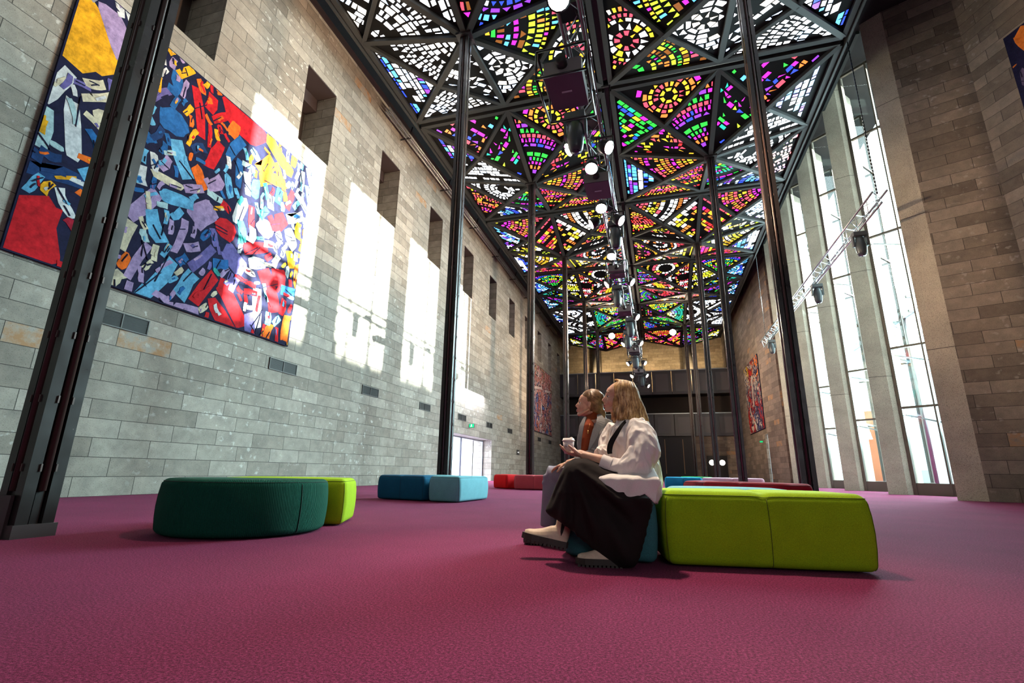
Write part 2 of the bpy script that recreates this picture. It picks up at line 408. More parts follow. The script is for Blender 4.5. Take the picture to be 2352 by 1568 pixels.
t = thing('glass_canopy', 'steel and glass canopy frame outside the tall windows', 'canopy', (16, 34, 0))
for i in range(4):
    b = MB(); x = 13+i*3.2; y = 30+i*5
    b.tube([(x, y, -.02), (x, y, 9)], .11); b.build('post', ALU, t)
b = MB()
for i in range(7):
    y = 26+i*4.5
    b.bar((11.5, y, 8.8), (24, y+2, 9.4), .12); b.bar((11.5, y, 8.1), (24, y+2, 8.7), .12)
    for q in range(6): b.bar((11.5+q*2, y+q*.33, 8.1+q*.12), (12.5+q*2, y+.17+q*.33, 8.85+q*.12), .06); b.bar((12.5+q*2, y+.17+q*.33, 8.85+q*.12), (13.5+q*2, y+.33+q*.33, 8.22+q*.12), .06)
b.bar((13, 26, 8.9), (13, 54, 8.9), .14); b.bar((22, 28, 9.3), (22, 56, 9.3), .14)
b.build('roof_truss', ALU, t)
def banner(px, y, hz, w, m, lab):
    c = at(px, 1000, y); b = MB(); b.box(c.x-w/2, c.x+w/2, c.y-.04, c.y+.04, .3, hz)
    b.tube([(c.x-w/2-.05, c.y, -.02), (c.x-w/2-.05, c.y, hz+.3)], .04); return tag(b.build('banner', m), lab, 'banner')
banner(1992, 36, 4.6, 1.15, mat('orange_vinyl', (.6, .12, .004), .5), 'tall orange banner outside, seen through the second tall window')
outbox('planter_wall', 'low grey forecourt wall outside the nearest tall window', 'wall', (16.5, 33, 0), 6, .5, 1.0, mat('grey_render', (.5, .55, .55), .7), -.02)
outbox('ticket_kiosk', 'dark green kiosk outside behind the nearest tall window', 'kiosk', (26, 50, 0), 3.4, 2.5, 4.6, mat('pale_green_glass', (.3, .42, .40), .3), -.02)
# unseen block added and sized so its edge cuts the low sun
outbox('sun_cut_block', 'pale block added far beyond the forecourt to cut the low sun', 'building', (62, 55, 0), 8, 60, 18.9, PALE, -.02)

# ------------------------------------------------------------------ back of the hall: balconies
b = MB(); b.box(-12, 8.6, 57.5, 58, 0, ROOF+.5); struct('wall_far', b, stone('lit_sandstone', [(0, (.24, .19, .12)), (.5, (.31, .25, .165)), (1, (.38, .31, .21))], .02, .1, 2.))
b = MB()
for x in (-6.6, 3.6): b.tube([(x, 56.9, 0), (x, 56.9, ROOF)], .55, 20)
struct('trim_13', b, GRANITE, False)
def balcony(n, z0, z1, lab):
    t = thing('balcony', lab, 'balcony', (-1.3, 51.6, z0))
    b = MB(); b.box(XW+.02, XF-.02, 51.65, 57.45, z0, z0+.3); b.build('deck', BLACK, t)
    px = MB(); g = MB(); n_ = 9; w = (XF-XW-.04)/n_
    dm = mat('dark_glass_panel', (.045, .043, .052), .28)
    for i in range(n_):
        p = MB(); x = XW+.02+i*w; p.box(x+.03, x+w-.03, 51.52, 51.6, z0+.02, z1-.03); q = p.build('panel', dm, t)
        r = MB(); r.box(x+.35, x+w-.35, 51.505, 51.525, z0+.3, z1-.35); r.build('inset', mat('panel_inset', (.075, .07, .08), .35), q)
    b = MB(); b.box(XW+.02, XF-.02, 51.45, 51.66, z1-.03, z1+.06); b.build('rail', ALU, t)
    return t
balcony(0, 8.35, 10.8, 'upper dark balcony with glass panels across the back of the hall')
balcony(1, 4.2, 6.4, 'lower dark balcony front under the upper one at the back')
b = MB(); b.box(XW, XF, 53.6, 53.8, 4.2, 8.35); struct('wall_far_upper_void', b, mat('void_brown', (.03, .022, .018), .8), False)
b = MB(); b.box(XW, 3.2, 51.75, 51.95, 0, 4.2)
struct('wall_far_screen', b, mat('charcoal_screen', (.016, .016, .02), .6), False)
b = MB()
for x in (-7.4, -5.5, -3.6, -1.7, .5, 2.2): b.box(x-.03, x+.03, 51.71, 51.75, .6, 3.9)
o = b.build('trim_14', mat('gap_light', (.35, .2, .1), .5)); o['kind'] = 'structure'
b = MB(); b.box(3.2, 4.25, 51.75, 51.95, 0, 4.2); b.box(6.1, XF, 51.75, 51.95, 0, 4.2); b.box(4.25, 6.1, 51.75, 51.95, 2.35, 4.2); struct('wall_far_lower', b, BROWNSTONE)
t = bpy.data.objects.new('door_3', None); S.collection.objects.link(t); t.location = (5.17, 51.8, 0); t['kind'] = 'structure'
for i, x in enumerate((4.27, 5.19)):
    b = MB(); b.box(x, x+.9, 51.78, 51.85, 0, 2.34); d = b.build('door_leaf', BLACK, t)
    b = MB(); b.tube([(x+.45, 51.77, 1.7), (x+.45, 51.79, 1.7)], .26, 20); b.build('round_window', mat('porthole', (1, 1, 1), .4, emit=(1, .93, .8), es=2.2), d)

# ------------------------------------------------------------------ left doorway: bright lobby behind glass doors
b = MB(); x0, x1 = XW-7, XW-1.25
b.box(x0-.2, x0, 19, 33, 0, 4); b.box(x0, x1, 18.8, 19, 0, 4); b.box(x0, x1, 33, 33.2, 0, 4); b.box(x0, x1, 19, 33, 3.9, 4.1)
b.box(XW-1.3, XW-1.2, 19, doorL[0], 0, 4); b.box(XW-1.3, XW-1.2, doorL[1], 33, 0, 4)
struct('wall_lobby', b, mat('lobby_white', (.86, .86, .95), .7), False)
b = MB(); b.box(x0, XW, 19, 33, -.18, .004); struct('floor_lobby', b, mat('lobby_floor', (.7, .66, .78), .35), False)
t = bpy.data.objects.new('door_1', None); S.collection.objects.link(t); t.location = (XW-.6, 25.5, 0); t['kind'] = 'structure'
b = MB()
for y in (21.95, 25.6, 25.75, 29.2): b.bar((XW-.6, y, 0), (XW-.6, y, 2.4), .07, .07)
b.bar((XW-.6, 21.95, 2.36), (XW-.6, 29.2, 2.36), .07, .07); b.build('door_frame', ALU, t)
for a, c in ((22, 25.6), (25.75, 29.2)):
    b = MB(); b.add([(XW-.6, a, .02), (XW-.6, c, .02), (XW-.6, c, 2.33), (XW-.6, a, 2.33)], [(0, 1, 2, 3)]); b.build('door_glass', GLASS, t)
area('lobby_ceiling_light', (XW-4, 25.5, 3.85), (XW-3, 25.5, 0), 4, 9, 5500, (.93, .93, 1))

# ------------------------------------------------------------------ wall vents, signs
vy = [6.07+4.4165*k for k in range(10)]
vl = ['slotted steel air vent under the left part of the big mural, nearest to the camera',
      'air vent below the lower right corner of the big mural',
      'air vent under the sunlit streaks, third along the left wall',
      'small air vent just left of the second black column, below its middle',
      'air vent above the near end of the bright doorway, left of the green exit sign',
      'air vent above the far end of the bright doorway', 'air vent between the bright doorway and the third black column',
      'air vent hidden behind the third black column on the left wall',
      'air vent under the left half of the far pink painting', 'air vent under the right half of the far pink painting']
def make_vent(y, lab):
    c = (XW, y+.53, 3.29); t = thing('wall_vent', lab, 'vent', c, 'air vents along the left wall')
    b = MB(); x = XW+.025
    b.box(XW-.02, XW+.01, y, y+1.06, 3.13, 3.45); b.build('backing', BLACK, t)
    b = MB()
    for (a, e, f, g) in ((y, y+1.06, 3.13, 3.15), (y, y+1.06, 3.43, 3.45), (y, y+.02, 3.13, 3.45), (y+1.04, y+1.06, 3.13, 3.45), (y+.52, y+.54, 3.13, 3.45)): b.box(XW, XW+.03, a, e, f, g)
    b.build('frame', mat('vent_grey', (.12, .125, .12), .6), t)
    b = MB()
    for i in range(11): z = 3.16+i*.0255; b.box(XW+.008, XW+.02, y+.02, y+1.04, z, z+.008)
    b.build('louvre', mat('vent_louvre', (.03, .032, .03), .7), t); return t
v0 = make_vent(vy[0], vl[0])
for k in range(1, 10):
    if k == 7: continue
    copy_thing(v0, (0, vy[k]-vy[0], 0), vl[k])
t = thing('exit_sign', 'green lit exit sign above the bright left doorway', 'exit sign', (XW+.1, 25.5, 2.95))
b = MB(); b.box(XW, XW+.32, 25.3, 25.36, 2.84, 3.06); b.build('housing', GREYP, t)
b = MB(); b.box(XW+.03, XW+.30, 25.285, 25.3, 2.86, 3.04); q = b.build('panel', mat('exit_green', (0, .3, .12), .4, emit=(0, .42, .12), es=.8), t)
b = MB(); z = 2.9
b.box(XW+.14, XW+.17, 25.275, 25.285, 2.95, 3.0); b.ell((XW+.16, 25.28, 3.015), (.014, .005, .014), n=8, m=6); b.bar((XW+.155, 25.28, 2.96), (XW+.11, 25.28, 2.88), .012); b.bar((XW+.155, 25.28, 2.96), (XW+.2, 25.28, 2.9), .012)
b.build('running_figure', mat('exit_white', (1, 1, 1), .5, emit=(1, 1, 1), es=1.2), q)
t = thing('exit_sign', 'small green exit sign beside the narrow doorway on the far right wall', 'exit sign', (XF-.1, 40.3, 3.0))
b = MB(); b.box(XF-.26, XF, 40.2, 40.26, 2.9, 3.04); b.build('housing', GREYP, t)
b = MB(); b.box(XF-.24, XF-.04, 40.185, 40.2, 2.92, 3.02); b.build('panel', MT['exit_green'], t)
t = thing('wayfinding_sign', 'small black sign with a white arrow on the left wall past the bright doorway', 'sign', (XW+.02, 35.2, 1.9))
b = MB(); b.box(XW, XW+.03, 34.9, 35.55, 1.75, 2.1); q = b.build('panel', BLACK, t)
b = MB(); b.box(XW+.03, XW+.036, 35.02, 35.3, 1.905, 1.945)
b.add([(XW+.036, 35.28, 1.84), (XW+.036, 35.42, 1.925), (XW+.036, 35.28, 2.01)], [(0, 1, 2)]); b.build('arrow', mat('sign_white', (.9, .9, .9), .5, emit=(1, 1, 1), es=.5), q)

# ------------------------------------------------------------------ paintings (loose abstract stand-ins)
NAVY = (.012, .013, .045)
def blob_poly(cx, cy, w, h, a, rnd, n=9, sq=.75):
    pts = []
    for k in range(n):
        t = 2*math.pi*k/n+rnd.uniform(-.12, .12); c, s_ = math.cos(t), math.sin(t)
        e = 2/ (2+6*sq)
        x = math.copysign(abs(c)**e, c)*w/2*rnd.uniform(.8, 1.1); y = math.copysign(abs(s_)**e, s_)*h/2*rnd.uniform(.8, 1.1)
        pts.append((cx+x*math.cos(a)-y*math.sin(a), cy+x*math.sin(a)+y*math.cos(a)))
    return pts
def stroke_poly(cx, cy, L, w, a, rnd):
    tp = [rnd.uniform(.55, 1.15) for _ in range(4)]; k = rnd.choice((2, 3, 3, 4)); bend = rnd.uniform(-.25, .25)*w; top = []; bot = []
    for i in range(k+1):
        u = -L/2+L*i/k; e = 1 if 0 < i < k else .92; m = bend*(1-(2*i/k-1)**2)
        top.append((u+rnd.uniform(-.04, .04)*L, m+w/2*rnd.uniform(.72, 1.12)*e)); bot.append((u+rnd.uniform(-.04, .04)*L, m-w/2*rnd.uniform(.72, 1.12)*e))
    if rnd.random() < .3: top.insert(1, (top[0][0]+L*.28, top[0][1])); top.insert(2, (top[0][0]+L*.28, top[0][1]-w*.35)); 
    P = bot+top[::-1]
    return [(cx+x*math.cos(a)-y*math.sin(a), cy+x*math.sin(a)+y*math.cos(a)) for x, y in P]
def clip_rect(p, x0, x1, y0, y1):
    for ax, lim, sg in ((0, x0, 1), (0, x1, -1), (1, y0, 1), (1, y1, -1)):
        q = []
        for i in range(len(p)):
            a, c = p[i], p[(i+1) % len(p)]; da, dc = sg*(a[ax]-lim), sg*(c[ax]-lim)
            if da >= 0: q.append(a)
            if (da > 0) != (dc > 0) and da != dc:
                t = da/(da-dc); q.append((a[0]+t*(c[0]-a[0]), a[1]+t*(c[1]-a[1])))
        p = q
        if len(p) < 3: return []
    return p
def paint_mat(name, c):
    k = NT(name, .6); tc = k.n('ShaderNodeTexCoord').outputs['Object']; n = k.noise(tc, 7, 4, .7)
    b = k.mix(1., c, k.ramp(n, [(.3, (.42, .42, .46)), (.7, (.98, .98, .98))]), 'MULTIPLY'); k.l(b, k.b.inputs['Base Color']); k.b.inputs['Specular IOR Level'].default_value = .12; k.b.inputs['Roughness'].default_value = .8; k.bump(n, .004, .5); return k.m
def painting(t, frame, seeds, shapes, size, count, cols, rseed, vert=False, ground=NAVY):
    # frame(u, v, d) -> world point, u/v in metres
    rnd = random.Random(rseed); UW, VH = size
    b = MB(); c8 = [frame(u, v, d) for u in (0, UW) for v in (0, VH) for d in (-.0, .045)]
    b.add(c8, [(0, 1, 3, 2), (4, 6, 7, 5), (0, 4, 5, 1), (2, 3, 7, 6), (0, 2, 6, 4), (1, 5, 7, 3)])
    cv = b.build('canvas', paint_mat('ground_%d' % rseed, ground), t)
    names = sorted(cols); mats = [paint_mat('paint_%d_%s' % (rseed, n), cols[n]) for n in names]
    pm = MB(); taken = []
    def put(poly, cn, d):
        poly = clip_rect(poly, .03, UW-.03, .03, VH-.03)
        if len(poly) < 3: return
        top = [frame(u, v, .046+d) for u, v in poly]; n = len(top)
        lo = [frame(u, v, .044) for u, v in poly]
        pm.add(top+lo, [tuple(range(n))]+[(i, i+n, (i+1) % n+n, (i+1) % n) for i in range(n)], names.index(cn))
    for si, (u, v, w, h, a, cn, sq) in enumerate(shapes):
        put(blob_poly(u*UW, v*VH, w, h, a, rnd, 16, sq), cn, .001+si*.0001); taken.append((u*UW, v*VH, w/2, h/2, a))
    def free(u, v, r):
        for (x, y, w, h, a) in taken:
            dx, dy = u-x, v-y; ca, sa = math.cos(a), math.sin(a); lx, ly = dx*ca+dy*sa, -dx*sa+dy*ca
            ex, ey = w+r+.04, h+r+.04
            if (abs(lx)/ex)**2.6+(abs(ly)/ey)**2.6 < 1: return False
        return True
    tries = 0; made = 0
    while made < count and tries < count*90:
        tries += 1; u, v = rnd.uniform(0, UW), rnd.uniform(0, VH)
        sc = 1.5 if made < count*.07 else 1.1 if made < count*.22 else (.85 if made < count*.5 else (.55 if made < count*.8 else .36))
        L = rnd.uniform(.42, .9)*sc; wd_ = L*rnd.uniform(.2, .42); r = wd_*.42
        if not free(u, v, r): continue
        near = sorted(seeds, key=lambda s_: (s_[0]*UW-u)**2+(s_[1]*VH-v)**2+rnd.uniform(0, .9))[0]
        cn = rnd.choice(near[2]); base = near[3] if len(near) > 3 else math.pi/2
        a = base+rnd.gauss(0, .42)+(math.pi/2 if rnd.random() < .16 else 0)
        if not (free(u+math.cos(a)*L*.4, v+math.sin(a)*L*.4, r*.5) and free(u-math.cos(a)*L*.4, v-math.sin(a)*L*.4, r*.5)): L *= .55
        put(stroke_poly(u, v, L, wd_, a, rnd) if rnd.random() < .8 else blob_poly(u, v, L, wd_, a, rnd, 9, .2), cn, .003+made*.00002)
        if L > .26:
            for q in range(rnd.choice((1, 2, 3))):
                o1, o2 = rnd.uniform(-.3, .3)*L, rnd.uniform(-.28, .28)*wd_; uu, vv = u+o1*math.cos(a)-o2*math.sin(a), v+o1*math.sin(a)+o2*math.cos(a)
                if rnd.random() < .5: put(stroke_poly(uu, vv, L*rnd.uniform(.25, .6), .022, a+rnd.gauss(0, .5), rnd), 'navy', .016+q*.0006+made*.000004)
                else: put(stroke_poly(uu, vv, L*rnd.uniform(.2, .45), wd_*rnd.uniform(.2, .4), a+rnd.gauss(0, .3), rnd), rnd.choice(near[2]), .012+q*.0006+made*.000004)
        taken.append((u, v, L/2, wd_/2, a)); made += 1
    pm.build('paintwork', mats, cv)
    return cv
C = dict(navy=NAVY, yellow=(.86, .42, .015), orange=(.85, .16, .015), red=(.58, .012, .02), crimson=(.33, .01, .03), cream=(.66, .60, .43), white=(.66, .68, .68),
         sky=(.13, .42, .66), blue=(.02, .13, .36), deep=(.015, .05, .16), lav=(.40, .29, .50), violet=(.15, .13, .36), teal=(.04, .33, .30), mist=(.42, .60, .62), grey=(.30, .29, .33))
my0, my1, mz0, mz1 = 4.53, 11.02, 3.87, 9.52
def fr_left(u, v, d): return V((XW+.02+d, my0+u, mz0+v))
seeds = [(.05, .95, ['lav', 'grey', 'white']), (.12, .9, ['lav', 'white', 'grey']), (.1, .6, ['cream', 'white', 'violet'], 1.3), (.03, .45, ['mist', 'white', 'yellow']), (.08, .3, ['yellow', 'deep', 'white', 'orange'], .2),
 (.05, .1, ['red', 'sky', 'crimson', 'red']), (.2, .5, ['sky', 'blue', 'violet', 'white']), (.2, .2, ['sky', 'white', 'violet']), (.18, .72, ['lav', 'violet', 'sky']), (.3, .85, ['yellow', 'blue', 'white', 'lav']),
 (.35, .65, ['blue', 'sky', 'deep', 'orange']), (.42, .8, ['red', 'orange', 'yellow']), (.5, .85, ['orange', 'red', 'red']), (.42, .5, ['sky', 'mist', 'cream', 'lav'], .6), (.4, .3, ['cream', 'mist', 'sky', 'lav']),
 (.5, .45, ['cream', 'cream', 'yellow', 'lav'], 1.4), (.5, .25, ['lav', 'violet', 'blue'], .8), (.6, .65, ['white', 'sky', 'blue'], 1.5), (.62, .45, ['cream', 'teal', 'white', 'red']), (.72, .7, ['teal', 'mist', 'sky'], 1.5),
 (.75, .85, ['yellow', 'orange']), (.72, .45, ['lav', 'white', 'teal', 'red']), (.6, .2, ['violet', 'cream', 'teal', 'lav'], 1.2), (.45, .08, ['cream', 'lav', 'blue', 'sky'], 1.1), (.62, .06, ['red', 'lav', 'violet', 'white'], 2.4), (.8, .3, ['red', 'cream', 'red', 'white'], .4),
 (.85, .6, ['red', 'blue', 'white'], 1.2), (.9, .15, ['blue', 'sky', 'red', 'red'], 1.5), (.95, .5, ['white', 'mist', 'yellow', 'orange']), (.95, .85, ['mist', 'white', 'sky']), (.97, .1, ['orange', 'yellow', 'red'], 1.5), (.3, .12, ['orange', 'cream', 'sky', 'lav'], 1.2)]
shapes = [(.02, .80, 1.6, 1.55, .1, 'yellow', .1), (.60, .96, 1.5, .9, -.1, 'red', .1), (.80, .93, 1.25, .42, -.45, 'yellow', .6), (.04, .09, .95, 1.25, .2, 'red', .4), (.68, .10, 1.3, .42, 2.3, 'red', .8), (.50, .70, .9, .3, 1.3, 'red', .6),
          (.78, .52, .62, .5, 0, 'lav', .1), (.50, .42, .8, .6, .8, 'lav', .5), (.46, .56, .6, .3, 2.2, 'orange', .8), (.33, .72, .7, .6, .4, 'blue', .1), (.20, .66, .9, .34, 1.5, 'violet', .4), (.97, .08, .8, .3, 1.57, 'orange', .8),
          (.56, .88, .5, .34, 1.4, 'orange', .5), (.40, .42, .8, .3, .2, 'sky', .6), (.89, .32, .55, .5, .3, 'red', .6), (.12, .88, 1.1, .5, 2.2, 'lav', .5), (.66, .3, .8, .5, 2.6, 'violet', .7), (.70, .68, .6, .3, 1.5, 'teal', .3)]
t = thing('mural_painting', 'huge colourful abstract painting with dark outlines on the left stone wall', 'painting', (XW, (my0+my1)/2, mz0))
painting(t, fr_left, seeds, shapes, (my1-my0, mz1-mz0), 700, C, 11)
P2c = dict(navy=(.02, .015, .03), pink=(.66, .30, .28), rose=(.50, .15, .15), cream=(.72, .62, .60), blue=(.10, .18, .45), coral=(.66, .24, .20), black=(.015, .012, .015), tan=(.5, .33, .2))
t = thing('abstract_painting', 'tall pink and red abstract painting with a white bar, far along the left wall', 'painting', (XW, 42, 3.9))
sd2 = [(u/3+.1, v/5+.05, ['pink', 'rose', 'cream', 'pink', 'coral', 'cream', 'blue' if v < 4 else 'tan'], 1.57) for u in range(3) for v in range(6)]
painting(t, lambda u, v, d: V((XW+.02+d, 39.75+u, 3.88+v)), sd2, [(.25, .66, 2.9, .28, .12, 'cream', .9), (.75, .70, 2.9, .26, .1, 'cream', .9)], (7.1, 5.8), 620, P2c, 12, ground=(.03, .02, .03))
P3c = dict(navy=(.02, .02, .05), red=(.5, .03, .02), orange=(.72, .2, .03), cream=(.6, .55, .48), violet=(.10, .08, .16), grey=(.2, .24, .25), yellow=(.8, .55, .05), blue=(.1, .15, .35))
t = thing('abstract_painting', 'red and cream abstract painting high on the far right wall', 'painting', (XF, 41.6, 3.8))
sd3 = [(.9, .9, ['yellow', 'cream'], 1), (.5, .9, ['red', 'orange', 'cream'], 1.3), (.2, .85, ['orange', 'violet', 'cream'], 1.3), (.5, .5, ['cream', 'violet', 'red'], 1.5), (.8, .5, ['cream', 'grey', 'red'], 1.5), (.2, .5, ['grey', 'violet', 'cream', 'red'], 1.4), (.3, .1, ['cream', 'violet', 'blue'], .4), (.8, .1, ['red', 'red', 'cream'], 1.57), (.1, .2, ['red', 'violet'], 1.5)]
painting(t, lambda u, v, d: V((XF-.02-d, 38.75+u, 3.82+v)), sd3, [(.5, .6, 2.6, .5, 1.75, 'cream', .6), (.93, .2, 1.8, .5, 1.6, 'red', .9), (.55, .85, 1.3, .5, .3, 'red', .4)], (6.1, 5.45), 380, P3c, 13)
# painting at the right edge of the photo, on the front right wall
def fr_rf(u, v, d):
    q = CR+DR*(1.0+u); n = V((DR.y, -DR.x, 0)); return V((q.x+n.x*(.02+d), q.y+n.y*(.02+d), 7.25+v))
t = thing('abstract_painting', 'orange and black abstract painting cut off by the right edge', 'painting', tuple(fr_rf(3, 0, 0)))
painting(t, fr_rf, [(.1, .9, ['orange', 'orange', 'violet'], 1.2), (.1, .5, ['navy', 'cream', 'blue'], 1.5), (.6, .5, ['red', 'orange', 'cream', 'blue'], 1.)], [(.09, .87, 1.4, .45, 1.9, 'orange', .6)], (6.5, 5.5), 160, P3c, 14)

# ------------------------------------------------------------------ stained glass ceiling
CE = bpy.data.objects.new('ceiling_coloured_glass', None); S.collection.objects.link(CE); CE.location = (XC, 25, ZK)
CE['kind'] = 'structure'; CE['label'] = 'stained glass ceiling of dark folded panels with coloured panes'
GC = {}
def gm(n, c, s_=1.):
    m = mat('glass_'+n, tuple(x*.5 for x in c), .25, emit=c, es=s_); m.cycles.emission_sampling = 'NONE'
    GC[n] = m
gm('white', (.92, .95, 1.0), 2.6); gm('warmwhite', (1, .93, .78), 2.2); gm('yellow', (.92, .80, .03), 1.1); gm('amber', (1, .48, .03), 1.1); gm('orange', (1, .22, .04), 1.05)
gm('red', (.9, .03, .03), 1.05); gm('pink', (.95, .08, .13), 1.0); gm('magenta', (.72, .03, .62), .9); gm('purple', (.28, .05, .75), .9); gm('blue', (.03, .08, .95), .9)
gm('sky', (.10, .45, 1), 1.2); gm('pale', (.55, .72, 1), 1.8); gm('teal', (.02, .55, .42), .8); gm('green', (.03, .62, .06), .9); gm('lime', (.50, .78, .04), 1.); gm('brown', (.28, .10, .02), .7)
GN = sorted(GC); GMATS = [GC[n] for n in GN]
PAL = dict(W=['white']*7+['pale', 'warmwhite'], B=['white', 'white', 'pale', 'sky', 'sky', 'blue', 'purple'], Y=['yellow', 'lime', 'yellow', 'warmwhite', 'white', 'amber'], R=['red', 'pink', 'orange', 'amber', 'pink', 'magenta', 'yellow'],
           M=['magenta', 'purple', 'pink', 'blue', 'sky', 'green', 'orange'], G=['green', 'lime', 'green', 'teal', 'yellow', 'magenta', 'blue'], O=['orange', 'amber', 'warmwhite', 'yellow', 'pink', 'white'], X=['brown', 'pink', 'green', 'amber', 'sky', 'magenta', 'orange', 'lime'])
def clip_tri(p, tri, inset):
    for i in range(3):
        a, c = tri[i], tri[(i+1) % 3]; o = tri[(i+2) % 3]
        nx, ny = -(c[1]-a[1]), c[0]-a[0]; l = math.hypot(nx, ny); nx /= l; ny /= l
        if (o[0]-a[0])*nx+(o[1]-a[1])*ny < 0: nx, ny = -nx, -ny
        q = []
        for k in range(len(p)):
            u, w = p[k], p[(k+1) % len(p)]
            du = (u[0]-a[0])*nx+(u[1]-a[1])*ny-inset; dw = (w[0]-a[0])*nx+(w[1]-a[1])*ny-inset
            if du >= 0: q.append(u)
            if (du > 0) != (dw > 0) and du != dw:
                t_ = du/(du-dw); q.append((u[0]+t_*(w[0]-u[0]), u[1]+t_*(w[1]-u[1])))
        p = q
        if len(p) < 3: return []
    return p
def parea(p): return abs(sum(p[i][0]*p[(i+1) % len(p)][1]-p[(i+1) % len(p)][0]*p[i][1] for i in range(len(p))))/2
def tri_panes(tri, pal, rnd, dens):
    out = []; cx = sum(p[0] for p in tri)/3; cy = sum(p[1] for p in tri)/3
    mode = rnd.choice('rrrgs'); cor = rnd.choice(tri); w = rnd.uniform(.0, 1.0)
    if mode == 'r':
        f = rnd.choice((0, .0, .35, 1.)); ox, oy = cor[0]+(cx-cor[0])*f*1.1, cor[1]+(cy-cor[1])*f*1.1
        r = rnd.uniform(.12, .3) if f > .3 else rnd.uniform(.3, .6); 
        while r < 4.2:
            dr = rnd.uniform(.13, .27)/dens; gap = rnd.uniform(.05, .10)/dens
            skip = rnd.random() < .11; nseg = max(6, int(2*math.pi*r/(rnd.choice((.19, .26, .38))/dens))); ph = rnd.uniform(0, 1)
            ring = rnd.choice(pal); alt = rnd.choice(pal)
            if not skip:
                for k in range(nseg):
                    if rnd.random() < .09: continue
                    a0 = 2*math.pi*(k+ph)/nseg; da = 2*math.pi/nseg; g = .035/r/dens*1.2
                    if rnd.random() < .16:
                        q = [(r, a0+g), (r+dr, a0+da/2), (r, a0+da-g)]
                    else: j = rnd.uniform(-.015, .015); q = [(r+j, a0+g), (r+dr, a0+g), (r+dr+j, a0+da-g), (r, a0+da-g)]
                    out.append(([(ox+x*math.cos(y), oy+x*math.sin(y)) for x, y in q], ring if rnd.random() < .72 else (alt if rnd.random() < .6 else rnd.choice(pal))))
            r += dr+gap
    else:
        e = (tri[1][0]-tri[0][0], tri[1][1]-tri[0][1]) if rnd.random() < .5 else (tri[2][0]-tri[1][0], tri[2][1]-tri[1][1])
        a = math.atan2(e[1], e[0]); ca, sa = math.cos(a), math.sin(a); v = -4.
        while v < 4:
            dv = rnd.uniform(.14, .28)/dens; u = -4+rnd.uniform(0, .3); ring = rnd.choice(pal)
            if rnd.random() > .13:
                while u < 4:
                    du = rnd.uniform(.10, .40)/dens
                    if rnd.random() > (.14 if mode == 'g' else .34):
                        if mode == 's' and rnd.random() < .6: q = [(u, v), (u+du, v+rnd.uniform(0, dv)), (u+du*rnd.random(), v+dv)]
                        else: s_ = rnd.uniform(-.04, .04); q = [(u, v), (u+du, v), (u+du+s_, v+dv), (u+s_, v+dv)]
                        out.append(([(cx+x*ca-y*sa, cy+x*sa+y*ca) for x, y in q], ring if rnd.random() < .6 else rnd.choice(pal)))
                    u += du+rnd.uniform(.045, .09)/dens
            v += dv+rnd.uniform(.05, .1)/dens
    res = []
    for p, c in out:
        q = clip_tri(p, tri, .145)
        if len(q) >= 3 and parea(q) > .006/dens: res.append((q, c))
    return res
pal_rows = [ # per module row: palettes of edge, mid, centre regions
    ['W', 'W', 'X', 'G', 'W', 'Y'], ['B', 'W', 'W', 'X', 'W', 'O'], ['B', 'W', 'G', 'R', 'M', 'O'], ['B', 'Y', 'R', 'O', 'R', 'R'], ['B', 'G', 'Y', 'O', 'R', 'M'], ['B', 'W', 'M', 'G', 'W', 'M'], ['Y', 'G', 'M', 'R', 'B', 'R']]
